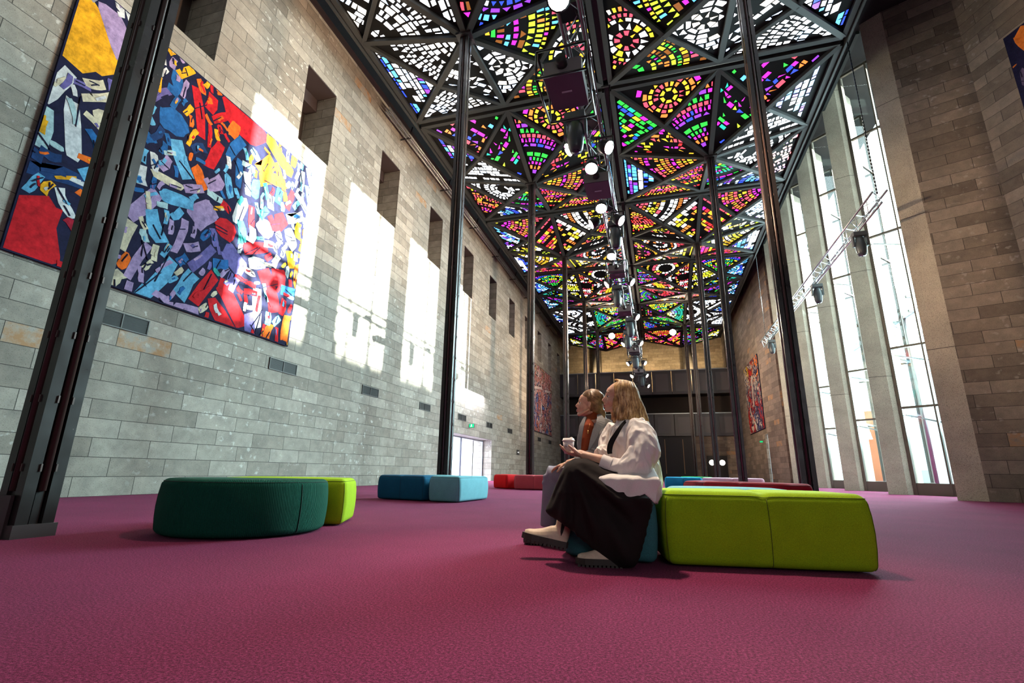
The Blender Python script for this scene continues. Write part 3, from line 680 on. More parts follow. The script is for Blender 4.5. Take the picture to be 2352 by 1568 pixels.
for row in range(0, 7):
    yc = Y0+SP*row; dens = (1.15, 1.2, 1.3, 1.35, 1.4, 1.4, 1.4)[row]
    gut = .17
    for side in (-1, 1):
        rnd = random.Random(100+row)                      # both halves mirror each other about the centre gutter
        cx = XC+side*HX
        hx, hy = HX-gut, SP/2-gut
        pts = {}
        Kx = (cx-side*hx, cx+side*hx)                     # near centre gutter, at outer edge
        def Z(x, y): return ZK-(ZK-ZC)*(1-max(abs(x-cx)/hx, abs(y-yc)/hy))
        ylim = hy if row < 6 else 0
        Cn = (cx, yc)
        faces = {'near': [], 'far': [], 'inner': [], 'outer': []}
        def P(a, b_): return (cx+side*a*hx, yc+b_*hy)
        tris = []
        for sgn, nm in ((-1, 'near'), (1, 'far')):
            if row == 6 and sgn == 1: continue
            for s2 in (-1, 1):
                N = P(.5*s2, .5*sgn); K = P(s2, sgn); M = P(0, sgn); M2 = P(s2, 0)
                tris.append((nm, [Cn, M, N])); tris.append((nm, [M, K, N]))
                nm2 = 'outer' if s2 > 0 else 'inner'
                tris.append((nm2, [Cn, M2, N])); tris.append((nm2, [M2, K, N]))
        groups = {}
        for nm, tr in tris:
            dx = side*((tr[0][0]+tr[1][0]+tr[2][0])/3-XC)/(2*HX)     # 0 centre, 1 outer edge
            pr_ = pal_rows[row]; pk = pr_[5] if dx < .25 else (pr_[3] if dx < .5 else (pr_[2] if dx < .68 else (pr_[1] if dx < .86 else pr_[0])))
            if rnd.random() < .25: pk = rnd.choice(pr_)
            # generate in mirrored (side=+1) coordinates so both halves match
            trm = [((x-XC)*side, y) for x, y in tr]
            pn = [([(XC+side*x, y) for x, y in q], c) for q, c in tri_panes(trm, PAL[pk], rnd, dens)]
            groups.setdefault(nm, []).append((tr, pn))
        frame = thing('ceiling_frame', '', '') if False else None
        rb = MB()
        for nm, L in groups.items():
            bd = MB(); gp = MB()
            for tr, pn in L:
                bd.add([V((x, y, Z(x, y)+.02)) for x, y in tr]+[V((x, y, Z(x, y)+.05)) for x, y in tr], [(0, 1, 2), (3, 5, 4), (0, 3, 4, 1), (1, 4, 5, 2), (2, 5, 3, 0)])
                for q, c in pn:
                    n = len(q); gp.add([V((x, y, Z(x, y)+.008)) for x, y in q], [tuple(range(n))], GN.index(c))
            bo = bd.build('glass_panel', BOARD, CE); gp.build('coloured_panes', GMATS, bo)
        def zz(p, d=-.03): return V((p[0], p[1], Z(*p)+d))
        segs = []
        for sgn in ((-1, 1) if row < 6 else (-1,)):
            segs += [(P(-1, sgn), P(1, sgn), .16)]
            for s2 in (-1, 1):
                segs += [(Cn, P(s2, sgn), .17), (P(0, sgn), P(.5*s2, .5*sgn), .13), (P(s2, 0), P(.5*s2, .5*sgn), .13)]
            segs += [(Cn, P(0, sgn), .17)]
        for s2 in (-1, 1):
            segs += [(Cn, P(s2, 0), .17), (P(s2, -1), P(s2, 1 if row < 6 else 0), .16)]
        for a, c, w in segs: rb.bar(zz(a), zz(c), w, .15)
        rb.build('rib_frame', RIB, CE)
# gutters, edge rails and boards above
b = MB()
for k in range(0, 7):
    y = Y0+SP*(k-.5); b.box(XE0+.02, XE1-.02, y-.17, y+.17, ZK+.12, ZK+.2)
b.box(XC-.17, XC+.17, -1, YEND, ZK+.12, ZK+.2)
for k in range(1, 7):
    y = Y0+SP*(k-.5); b.tube([(XE0+.1, y, ZK+.02), (XE1-.1, y, ZK+.02)], .05, 8)
b.build('gutter', BLACK, CE)
b = MB(); b.box(XE0-.02, XE0+.05, -1, YEND, ZK-.16, ZK+.9); b.box(XE1-.05, XE1+.02, -1, YEND, ZK-.16, ZK+.25)
b.build('edge_beam', RIB, CE)
b = MB()
for x in (XE0+.1, XC, XE1-.1):
    for k in range(1, 7): b.bar((x, Y0+SP*(k-.5), ZK+.1), (x, Y0+SP*(k-.5), ROOF+.02), .06)
b.build('hanger_rod', BLACK, CE)

# ------------------------------------------------------------------ columns
def column(x, y, lab):
    t = thing('steel_column', lab, 'column', (x, y, 0), 'black steel columns holding up the glass ceiling')
    hw = .132
    b = MB()
    q = [(-hw, -hw), (-hw+.085, -hw), (-hw+.085, -hw+.07), (-.03, -hw+.07), (-.03, -hw+.02), (.03, -hw+.02), (.03, -hw+.07), (hw-.085, -hw+.07), (hw-.085, -hw)]
    poly = []
    for k in range(4):
        c, s_ = ((1, 0), (0, 1), (-1, 0), (0, -1))[k]
        poly += [(px*c-py*s_+x, px*s_+py*c+y) for px, py in q]
    b.prism(poly, .1, ZC-.05); b.build('shaft', STEEL, t)
    b = MB()
    for k in range(4):
        c, s_ = ((1, 0), (0, 1), (-1, 0), (0, -1))[k]
        px, py = 0, -hw+.01; b.tube([(px*c-py*s_+x, px*s_+py*c+y, .35), (px*c-py*s_+x, px*s_+py*c+y, ZC-.1)], .026, 8)
    b.build('conduit', mat('brown_conduit', (.055, .032, .028), .35), t)
    b = MB()
    for k in range(4):
        c, s_ = ((1, 0), (0, 1), (-1, 0), (0, -1))[k]
        for z in [0.5+.55*i for i in range(23)]:
            for px in (-hw+.078, hw-.078):
                py = -hw-.004; X, Y = px*c-py*s_+x, px*s_+py*c+y; b.box(X-.006, X+.006, Y-.006, Y+.006, z, z+.06)
    b.build('weld_tab', mat('scuffed_steel', (.09, .065, .06), .5, .3), t)
    b = MB(); b.box(x-.152, x+.152, y-.152, y+.152, 0, .1); b.box(x-.07, x+.07, y-.165, y-.14, .0, .32); b.build('base_plate', mat('base_steel', (.06, .05, .052), .45, .3), t)
    b = MB(); b.box(x-.24, x+.24, y-.24, y+.24, ZC-.12, ZC-.02); b.build('cap_plate', STEEL, t)
    return t
cl = column(XL, Y0, 'black steel column nearest on the left, standing in front of the mural')
for k, lab in enumerate(['black steel column second from the left, left of the bright doorway', 'black column just left of the far pink painting', 'black column right of the far pink painting, just left of the woman in the grey coat',
                         'left row column with its top left of the left bright lamp', 'farthest column of the left row, right beside the left bright lamp']):
    copy_thing(cl, (0, SP*(k+1), 0), lab)
for k, lab in enumerate(['black steel column nearest on the right, in front of the tall windows', 'right row column second nearest, crossing the dark balconies', 'third column of the right row, left of the double door portholes' if False else 'third column of the right row, running down between the two round door windows',
                         'fourth column of the right row, left of the double doors', 'farthest column of the right row, right of the right bright lamp']):
    copy_thing(cl, (XR-XL, SP*(k+1), 0), lab)

# ------------------------------------------------------------------ lighting trusses
def boxtruss(name, lab, x, z, y0, y1, s=.3, tri=False, chains=()):
    t = thing(name, lab, 'truss', (x, (y0+y1)/2, z))
    cs = [(x-s/2, z), (x+s/2, z), (x-s/2, z+s), (x+s/2, z+s)] if not tri else [(x-s/2, z+s), (x+s/2, z+s), (x, z)]
    for cx_, cz in cs:
        b = MB(); b.tube([(cx_, y0, cz), (cx_, y1, cz)], .032, 8); b.build('chord', ALU, t)
    b = MB(); n = int((y1-y0)/.45); pr_ = [(0, 1), (1, 3), (3, 2), (2, 0)] if not tri else [(0, 1), (1, 2), (2, 0)]
    for i in range(n):
        a, c = y0+(y1-y0)*i/n, y0+(y1-y0)*(i+1)/n
        for j, (p, q) in enumerate(pr_):
            P0, P1 = cs[p], cs[q]
            if (i+j) % 2: P0, P1 = P1, P0
            b.tube([(P0[0], a, P0[1]), (P1[0], c, P1[1])], .011, 5)
    b.build('lacing', ALU, t)
    if name == 'lighting_truss' and not tri:
        for y in (6.2, 8.95, 10.9, 12.5, 14.9, 17.1, 19.3, 21.6, 24.3, 26.1, 28.5, 31.0, 35.2, 38.0):
            b = MB(); b.box(x-.15, x+.15, y-.12, y+.22, z-.0, z+.16); b.build('dimmer_box', DKMET, t)
            b = MB(); r_ = random.Random(int(y*10)); x_ = x+r_.uniform(-.1, .1)
            b.tube([(x_, y, z+.02), (x_+.06, y+.2, z-.02-r_.random()*.02), (x_-.08, y+.6, z-.02), (x_+.05, y+1.1, z+.03)], .014, 6); b.build('cable', BLACK, t)
    for y in chains:
        b = MB(); zt = ZK+.1; b.tube([(x, y, z+s), (x, y, zt)], .012, 6)
        for i in range(int((zt-z-s)/.12)): b.box(x-.018, x+.018, y-.006, y+.006, z+s+i*.12, z+s+i*.12+.07)
        b.build('chain', DKMET, t)
    return t
TX, TZ = -1.0, 7.75
boxtruss('lighting_truss', 'long silver lighting truss hung down the middle of the hall', TX, TZ, 4.0, 41.0, .34, chains=(8.2, 15.0, 23.1, 31.3, 39.5))
RX = 6.48
boxtruss('lighting_truss', 'silver truss hung along the tall windows on the right', RX, 8.15, 14.9, 32.2, .36, True, chains=(15.05, 31.4))
t = boxtruss('cable_truss', 'thin dark cable truss fixed high along the left wall', -9.62, 14.35, 14.3, 48, .16, False)
for k in range(8):
    b = MB(); y = 16+k*4.1; b.bar((XW, y, 14.33), (-9.5, y, 14.33), .05); b.bar((-9.6, y, 14.33), (-9.5, y+.1, 14.95), .05); b.build('wall_bracket', BLACK, t)
def movinghead(c, lab, s=1., m=None, tilt=0, grp='moving head lights on the central truss'):
    x, y, z = c; t = thing('moving_head_light', lab, 'stage light', c, grp)      # c = clamp point at the truss
    b = MB(); b.box(x-.2*s, x+.2*s, y-.14*s, y+.14*s, z-.2*s, z-.06*s); b.box(x-.03, x+.03, y-.03, y+.03, z-.06*s, z+.03); b.build('base', GREYP, t)
    b = MB()
    for sg in (-1, 1): b.box(x+sg*.2*s-.025, x+sg*.2*s+.025, y-.07*s, y+.07*s, z-.55*s, z-.2*s)
    b.box(x-.22*s, x+.22*s, y-.06*s, y+.06*s, z-.225*s, z-.195*s); b.build('yoke', GREYP, t)
    b = MB(); zc = z-.48*s
    b.tube([(x, y, zc+.26*s), (x, y, zc+.18*s), (x, y, zc-.05*s), (x, y, zc-.3*s), (x, y, zc-.4*s)], [.09*s, .15*s, .175*s, .145*s, .11*s], 16); hd = b.build('head', mat('slate_plastic', (.05, .065, .075), .35), t)
    b = MB(); b.tube([(x, y, zc-.4*s), (x, y, zc-.415*s)], .085*s, 16); b.build('lens', mat('dark_lens', (.03, .015, .05), .1), hd)
    return t
def parcan(c, d, lab, e=0, s=1.):
    c = V(c); d = V(d).normalized(); t = thing('par_can_light', lab, 'stage light', tuple(c), 'small lit stage lights on the central truss')
    b = MB(); p0 = c-d*.14*s; p1 = c+d*.1*s; b.tube([p0, p0+d*.05*s, p1], [.07*s, .12*s, .14*s], 14); bd = b.build('can', DKMET, t)
    b = MB(); b.tube([p1+d*.002, p1+d*.008], .12*s, 14); b.build('lens', LAMP, bd)
    b = MB(); b.bar(c+V((.15*s, 0, 0)), c+V((.15*s, 0, .2*s)), .03); b.bar(c+V((-.15*s, 0, 0)), c+V((-.15*s, 0, .2*s)), .03); b.bar(c+V((-.15*s, 0, .2*s)), c+V((.15*s, 0, .2*s)), .03)
    tg = V((TX-.17 if c.x < TX else TX+.17, c.y, TZ-.02)); b.bar(c+V((0, 0, .2*s)), tg, .03); b.build('bracket', DKMET, t)
    return t
def projector(c, lab, cage=True, s=1.):
    x, y, z = c; t = thing('stage_projector', lab, 'projector', c, 'projectors on the central truss')
    b = MB(); b.box(x-.32*s, x+.32*s, y-.42*s, y+.42*s, z-.14*s, z+.14*s); bd = b.build('body', mat('projector_black', (.028, .022, .035), .35), t)
    b = MB(); b.box(x-.32*s, x+.32*s, y-.43*s, y-.42*s, z-.13*s, z+.13*s); b.build('front_panel', mat('projector_grey', (.2, .18, .19), .4), bd)
    b = MB(); b.tube([(x, y-.42*s, z+.02), (x, y-.6*s, z+.02)], .09*s, 16); l = b.build('lens_barrel', BLACK, bd)
    b = MB(); b.box(x-.09*s, x+.09*s, y-.02, y+.02, z-.143*s, z-.14*s); b.build('name_plate', mat('plate_grey', (.3, .3, .35), .4), bd)
    if cage:
        b = MB(); u, v, w = .42*s, .55*s, .27*s
        for sx in (-1, 1):
            for sy in (-1, 1): b.tube([(x+sx*u, y+sy*v, z-w), (x+sx*u, y+sy*v, z+w)], .022, 6)
            for sz in (-1, 1): b.tube([(x+sx*u, y-v, z+sz*w), (x+sx*u, y+v, z+sz*w)], .022, 6)
        for sy in (-1, 1):
            for sz in (-1, 1): b.tube([(x-u, y+sy*v, z+sz*w), (x+u, y+sy*v, z+sz*w)], .022, 6)
        b.build('cage', DKMET, t)
    b = MB()
    for sx in (-.17, .17): b.bar((x+sx, y, z+.13*s), (TX+sx, y, TZ-.015), .04)
    b.bar((x-.19, y, z+.16*s), (x+.19, y, z+.16*s), .04)
    b.build('hanging_bracket', DKMET, t); return t
projector((-1.2, 7.1, 7.15), 'caged dark projector nearest on the central truss')
projector((-1.06, 10.5, 7.2), 'second projector along the central truss, just below three lit lamps', False, .9)
projector((-1.05, 15.9, 7.22), 'third projector along the central truss', True, .8)
projector((-1.08, 20.2, 7.2), 'fourth projector along the central truss', False, .85)
projector((-1.05, 27.5, 7.2), 'fifth projector, low on the far half of the central truss', True, .9)
projector((-1.05, 33.5, 7.2), 'last projector near the far end of the central truss', True, .9)
for c, l, s_ in [((-1.28, 8.55, TZ), 'moving head light behind the nearest caged projector', 1.05), ((-.88, 13.3, TZ), 'moving head light below the second projector', 1.0), ((-1.25, 18.5, TZ), 'moving head light left of the truss past the third projector', 1.0),
                 ((-1.0, 22.8, TZ), 'moving head light just past the fourth projector', 1.1), ((-1.25, 25.0, TZ), 'moving head light hanging level with the two bright flood lamps, between them', 1.1), ((-1.1, 29.8, TZ), 'moving head light past the fifth projector', 1.2),
                 ((-.95, 36.5, TZ), 'farthest moving head light on the central truss', 1.2)]:
    movinghead(c, l, s_)
pc = [((-1.05, 5.6, 7.35), (.1, -.5, -.9)), ((-1.43, 9.1, 7.35), (-.8, -.3, -.6)), ((-.76, 9.25, 7.35), (.8, -.3, -.6)), ((-1.12, 9.8, 7.3), (0, -.5, -.9)), ((-1.1, 11.6, 7.3), (0, -.5, -.9)), ((-1.4, 12.6, 7.4), (-.9, -.2, -.5)), ((-.75, 12.6, 7.4), (.8, -.2, -.6)),
      ((-1.12, 14.6, 7.3), (0, -.4, -.9)), ((-1.45, 17.2, 7.35), (-.8, -.2, -.6)), ((-.7, 17.2, 7.35), (.8, -.2, -.6)), ((-.7, 21.5, 7.35), (.8, -.3, -.6)), ((-.7, 26.2, 7.35), (.8, -.3, -.6)), ((-1.5, 26.2, 7.35), (-.8, -.3, -.6)),
      ((-.65, 31.0, 7.3), (.8, -.3, -.6)), ((-1.55, 31.0, 7.3), (-.8, -.3, -.6)), ((-.65, 35.2, 7.3), (.8, -.3, -.6)), ((-1.55, 35.2, 7.3), (-.8, -.3, -.6)), ((-.65, 39.6, 7.3), (.8, -.3, -.6)), ((-1.55, 39.6, 7.3), (-.8, -.3, -.6))]
pn_ = ['large lit lamp at the top of the photo, nearest on the central truss', 'lit lamp aimed left just past the nearest projector', 'lit lamp aimed right just past the nearest projector', 'middle lit lamp between the pair just past the nearest projector', 'lit lamp directly below the second projector',
       'left lit lamp beside the second moving head light', 'right lit lamp beside the second moving head light', 'lit lamp just above the third projector', 'left lit lamp just past the third projector', 'right lit lamp just past the third projector', 'lit lamp right of the truss past the fourth projector',
       'right lit lamp just above the fifth projector', 'left lit lamp just above the fifth projector', 'right lit lamp below the fifth projector', 'left lit lamp below the fifth projector', 'right lit lamp below the last projector', 'left lit lamp below the last projector', 'right lit lamp at the very end of the central truss', 'left lit lamp at the very end of the central truss']
for i, ((c, d), l) in enumerate(zip(pc, pn_)): parcan(c, d, l, s=1.15 if i else 1.3)
for (px, py, y, l) in ((1973, 548, 16.7, 'grey moving head light nearest on the right window truss'), (1876, 665, 21.3, 'grey moving head light in the middle of the right window truss'), (1773, 785, 30.2, 'grey moving head light at the far end of the right window truss')):
    movinghead((RX, y, 8.15), l, .95, grp='moving head lights on the right window truss')
# two bright flood lamps at the far columns
for x, l in ((XL+1.33, 'bright flood lamp on an arm from the farthest left column'), (XR-1.03, 'bright flood lamp on an arm from the farthest right column')):
    y = Y0+5*SP-.1; z = 12.5; t = thing('flood_lamp', l, 'lamp', (x, y, z)); cxx = XL if x < XC else XR
    b = MB(); b.tube([(cxx, y+.1, z+.25), (x, y+.1, z+.25)], .04, 8); b.tube([(x, y+.1, z+.25), (x, y, z)], .04, 8); b.build('arm', DKMET, t)
    b = MB(); b.ell((x, y-.14, z), (.27, .14, .27)); b.build('bulb', mat('flood_bulb', (1, 1, 1), .3, emit=(1, .82, .58), es=45), t)
    b = MB(); b.tube([(x, y+.12, z), (x, y-.08, z)], [.14, .28], 14); b.build('reflector', DKMET, t)
    spot('flood_light', (x, y-.3, z), (x*.6, y-25, 0), 2500, 120, .7, (1, .8, .58), .15)

area('camera_side_fill', (4, -11.5, 4.5), (0, 4, .5), 9, 6, 260, (.95, .95, 1))  # unseen fill added behind the camera to brighten front faces
# stage lamps' light
for i, (y, tx, ty, tz, e, ang) in enumerate([(5.6, -2.0, 3.2, 0, 500, 80), (9.1, -9.9, 7.0, 12, 2200, 75), (12.6, -9.9, 13, 11.5, 1900, 75), (17.2, -9.9, 18.5, 12, 1700, 75), (26.2, -9.9, 27, 11, 1700, 80), (35.2, -9.9, 38, 9, 2600, 85),
        (9.25, 10.5, 13.0, 7.0, 1700, 70), (17.2, 7.5, 17.2, 7.5, 500, 60), (26.2, 7.3, 37, 7.5, 2200, 75), (35.2, 7.3, 43, 7, 2000, 80)]):
    sx = -.35 if tx < -3 else (.35 if tx > 2 else 0); spot('stage_light', (TX+sx*1.3, y-.2, 7.1), (tx, ty, tz), e, ang, .9, WARM if i else (1, .80, .62), .12)
spot("stage_light", (TX-.1, 5.1, 7.1), (-.45, 3.4, .7), 900, 40, .8, (1, .76, .56), .10)
for x in (-6, -1, 4): spot('gallery_wall_wash', (x, 54.6, 11.2), (x, 57.5, 12.5), 420, 150, .9, (1, .74, .45), .2)

# ------------------------------------------------------------------ ottomans
def round_poly(pts, rc, step=.025):
    n = len(pts); out = []
    for i in range(n):
        p, c, q = V(pts[i-1]), V(pts[i]), V(pts[(i+1) % n])
        a = (p-c).normalized(); d = (q-c).normalized(); ang = a.angle(d); r = rc[i] if isinstance(rc, (list, tuple)) else rc
        t = r/math.tan(ang/2); s0, s1 = c+a*t, c+d*t; o = c+(a+d).normalized()*(r/math.sin(ang/2))
        v0, v1 = s0-o, s1-o; tot = v0.angle(v1); k = max(3, int(tot*r/step))
        cr = v0.x*v1.y-v0.y*v1.x; sg = 1 if cr > 0 else -1
        for j in range(k+1):
            th = sg*tot*j/k; out.append(V((o.x+v0.x*math.cos(th)-v0.y*math.sin(th), o.y+v0.x*math.sin(th)+v0.y*math.cos(th))))
        # straight part to the next corner gets samples below
    res = []
    for i in range(len(out)):
        a, c = out[i], out[(i+1) % len(out)]; L = (c-a).length
        if L < 1e-5: continue
        m = max(1, int(L/step))
        for j in range(m): res.append(a+(c-a)*(j/m))
    return res
def ottoman(lab, contour, fab, creases=(), H=.46, rt=.075, rb=.05, group='soft coloured ottomans on the carpet', seams=(), ribbed=False):
    cx = sum(p.x for p in contour)/len(contour); cy = sum(p.y for p in contour)/len(contour)
    t = thing('ottoman', lab, 'ottoman', (cx, cy, 0), group)
    n = len(contour); nr = []
    for i in range(n):
        d = (contour[(i+1) % n]-contour[i-1]).normalized(); nr.append(V((-d.y, d.x)))      # inward for CCW
    prof = [(rb+.03, .008)]+[(rb-rb*math.sin(a), .012+rb-rb*math.cos(a)) for a in [math.pi/2*k/5 for k in range(6)]]
    prof += [(-.008, H*.3), (-.012, H*.5), (-.008, H*.72)]
    prof += [(rt-rt*math.cos(a), H-rt+rt*math.sin(a)) for a in [math.pi/2*k/7 for k in range(8)]]
    vs = []; uv = []; per = [0]
    for i in range(n): per.append(per[-1]+(contour[(i+1) % n]-contour[i]).length)
    def cr(p, z):
        o = 0
        for (q, d) in creases: o += .016*math.exp(-(((p-q).dot(d))/.016)**2)+.012*math.exp(-(((p-q).dot(d))/.05)**2)
        return o
    for (ins, z) in prof:
        for i in range(n):
            p = contour[i]; c = cr(p, z); q = p+nr[i]*(ins+c*.5)
            vs.append((q.x, q.y, z-(c*.55 if z > H*.6 else 0))); uv.append((per[i], z))
    m = len(prof); fs = []
    for k in range(1, 9):
        f = 1-k/8
        for i in range(n):
            p = contour[i]+nr[i]*rt; q = V((cx, cy))+(p-V((cx, cy)))*f; c = cr(q, H)
            vs.append((q.x, q.y, H+.008*(1-f*f)-c*.55)); uv.append((q.x*.8+q.y*.6, 0))
    M = m+8
    for j in range(M-1):
        for i in range(n): fs.append((j*n+i, j*n+(i+1) % n, (j+1)*n+(i+1) % n, (j+1)*n+i))
    fs.append(tuple(range(n-1, -1, -1)))
    b = MB(); b.add(vs, fs, 0, True); o = b.build('cushion', fab, t)
    if ribbed:
        ul = o.data.uv_layers.new(name='UVMap').data
        for p in o.data.polygons:
            idx = [o.data.loops[l].vertex_index for l in p.loop_indices]; us = [uv[i][0] for i in idx]; w = max(us)-min(us) > 1.
            for l, i in zip(p.loop_indices, idx):
                u = uv[i][0]
                if w and u < .5 and i < m*n: u += per[-1]
                ul[l].uv = (u, uv[i][1])
    b = MB(); ring = []
    for i in range(n):
        p = contour[i]; c = cr(p, H); q = p+nr[i]*(rt*.22+c*.5-.002); ring.append((q.x, q.y, H-rt*.36-c*.4))
    b.tube(ring+[ring[0]], .0024, 5, cap=False); seam_m = mat('seam_'+fab.name, {'lime_fabric': (.10, .15, .006)}.get(fab.name, (.012, .02, .022)), .9); b.build('top_seam', seam_m, t)
    for i in seams:
        i = int(i*n) % n; p = contour[i]; pts = []
        for (ins, z) in prof[3:-5]: q = p+nr[i]*(ins+cr(p, z)*.5-.0015); pts.append((q.x, q.y, z))
        b = MB(); b.tube(pts, .0024, 5); b.build('side_seam', seam_m, t)
    return t
def rect(p, a, c): p, a, c = V(p), V(a), V(c); return [p, p+a, p+a+c, p+c]
def rot(L, deg): return V((L*math.cos(math.radians(deg)), L*math.sin(math.radians(deg))))
def near_i(con, p): p = V(p); return min(range(len(con)), key=lambda i: (con[i]-p).length)/len(con)
def rect_otto(lab, p, L, D, deg, fab, crease=True, rc=.07, H=.46, n_cr=1):
    a, c = rot(L, deg), rot(D, deg+90); con = round_poly(rect(p, a, c), rc); cs = []; sm = []
    if crease:
        for k in range(1, n_cr+1):
            q = V(p)+a*(k/(n_cr+1)); cs.append((q, a.normalized())); sm.append(near_i(con, q)); 
    for q in (V(p)+a*.0+(a.normalized()+c.normalized())*.02, V(p)+a+(c.normalized()-a.normalized())*.02): sm.append(near_i(con, q))
    return ottoman(lab, con, fab, cs, seams=sm, H=H)
F = dict(lime=fabric('lime_fabric', (.30, .47, .010)), teal=fabric('teal_fabric', (.045, .17, .19)), green=fabric('forest_rib_fabric', (.005, .085, .055), True), dblue=fabric('deep_blue_fabric', (.008, .10, .19)),
         pale=fabric('pale_aqua_fabric', (.16, .40, .46)), red=fabric('red_fabric', (.55, .008, .012)), dusty=fabric('dusty_pink_fabric', (.42, .07, .09)), crimson=fabric('crimson_fabric', (.34, .01, .022)),
         pink=fabric('pale_pink_fabric', (.55, .30, .38)), cyan=fabric('cyan_fabric', (.01, .22, .42)), kelly=fabric('kelly_green_fabric', (.02, .33, .09)))
rect_otto('large lime green ottoman in front on the right', (.0, 3.44), 1.24, .60, 8.5, F['lime'])
con = round_poly([V((-.70, 3.50)), V((-.05, 3.45)), V((-.16, 4.72)), V((-.70, 4.78))], [.22, .05, .07, .12])
ottoman('teal ottoman that the two seated women share', con, F['teal'], seams=[near_i(con, (-.2, 3.46))])
rect_otto('pale aqua ottoman right behind the large lime ottoman', (.03, 4.28), .95, .55, 2, F['pale'], False)
c0 = V((-3.69, 3.87)); ch = V((.904, .427)); r0 = .685; P0_ = V((-3.14, 4.36))
dd = (c0-P0_)-ch*(c0-P0_).dot(ch); hh = dd.length; half = math.sqrt(r0*r0-hh*hh); mid = c0-dd
e0, e1 = mid-ch*half, mid+ch*half; a0 = math.atan2((e0-c0).y, (e0-c0).x); a1 = math.atan2((e1-c0).y, (e1-c0).x)
while a1 < a0: a1 += 2*math.pi
arc = [c0+V((math.cos(a0+(a1-a0)*k/26), math.sin(a0+(a1-a0)*k/26)))*r0 for k in range(27)]
con = round_poly(arc, [.12]+[.3]*25+[.12]) if False else None
pts = []
for k in range(80): pts.append(c0+V((math.cos(a0+.12+(a1-a0-.24)*k/79), math.sin(a0+.12+(a1-a0-.24)*k/79)))*r0)
def arcblend(p, q, c, n=8): return [p*(1-s_)**2+c*2*s_*(1-s_)+q*s_**2 for s_ in [k/n for k in range(1, n)]]
ea, eb = e1-ch*.09, e0+ch*.09
con = pts+arcblend(pts[-1], ea, e1)+[ea+(eb-ea)*(k/50) for k in range(51)]+arcblend(eb, pts[0], e0)
ottoman('dark green ribbed curved ottoman in the left foreground', con, F['green'], seams=[near_i(con, (-4.15, 3.3)), near_i(con, (-3.0, 3.75))], ribbed=True, rt=.06)
rect_otto('lime green ottoman tucked behind the dark green ribbed one', tuple(V((-3.13, 4.56))-ch*1.25), 1.25, .75, math.degrees(math.atan2(ch.y, ch.x)), F['lime'], False)
rect_otto('deep blue ottoman in the middle distance on the left', (-5.38, 8.86), 1.12, .60, -10.5, F['dblue'])
t = rect_otto('pale aqua ottoman attached right of the deep blue one', (-4.16, 8.62), .64, 1.35, -4, F['pale'], False)
rect_otto('second pale aqua ottoman peeking out behind the deep blue one', (-5.0, 9.90), .70, .6, -8, F['pale'], False)
rect_otto('bright red ottoman end of the far left row', (-5.60, 16.68), .80, .60, -38, F['red'], False)
rect_otto('dusty pink ottoman beside the bright red one, left of the women', (-4.60, 15.82), 1.3, .75, 3, F['dusty'])
rect_otto('dark red ottoman behind the large lime one on the right', (.56, 8.70), 1.50, .7, -48, F['crimson'], True, .16)
rect_otto('coral ottoman at the left end of the dark red one', (.30, 8.98), .34, .7, -48, F['dusty'], False, .1)
rect_otto('pale pink ottoman far behind the dark red one', (1.45, 20.2), 2.1, .75, -3, F['pink'], True, .12)
rect_otto('cyan ribbed ottoman right behind the blonde woman', (.1, 19.6), 1.3, .75, -2, F['cyan'])
rect_otto('bright green ottoman farthest back, right of the cyan one', (.9, 26.0), 1.45, .75, 0, F['kelly'], False)

# ------------------------------------------------------------------ people
from mathutils import noise as NZ
def union(mb, name, m, parent, vox=.006, sm=2, disp=None, decim=None):
    o = mb.build(name, m, parent)
    md = o.modifiers.new('r', 'REMESH'); md.mode = 'VOXEL'; md.voxel_size = vox; md.use_smooth_shade = True
    if sm:
        s_ = o.modifiers.new('s', 'SMOOTH'); s_.iterations = sm; s_.factor = .6
    dg = bpy.context.evaluated_depsgraph_get(); dg.update(); me = bpy.data.meshes.new_from_object(o.evaluated_get(dg))
    o.modifiers.clear(); o.data = me
    if not me.materials: me.materials.append(m)
    if disp:
        me.update(); ns = [v.normal.copy() for v in me.vertices]; off = o_root(o)
        for v, n in zip(me.vertices, ns): v.co += n*disp(v.co+off, n)
    me.polygons.foreach_set('use_smooth', [True]*len(me.polygons)); me.update(); return o
def o_root(o):
    while o.parent: o = o.parent
    return V(o.location)
def fr(f, u):
    f = V(f).normalized(); u = V(u); u = (u-f*u.dot(f)).normalized(); l = u.cross(f); return Matrix((f, l, u)).transposed()
SKIN = skin('warm_skin', (.62, .36, .26)); LIP = mat('lips', (.48, .13, .12), .4)
EYEW = mat('eye_white', (.75, .72, .70), .25); IRIS = mat('iris', (.03, .045, .05), .15); BROW = mat('brow', (.16, .09, .05), .7)
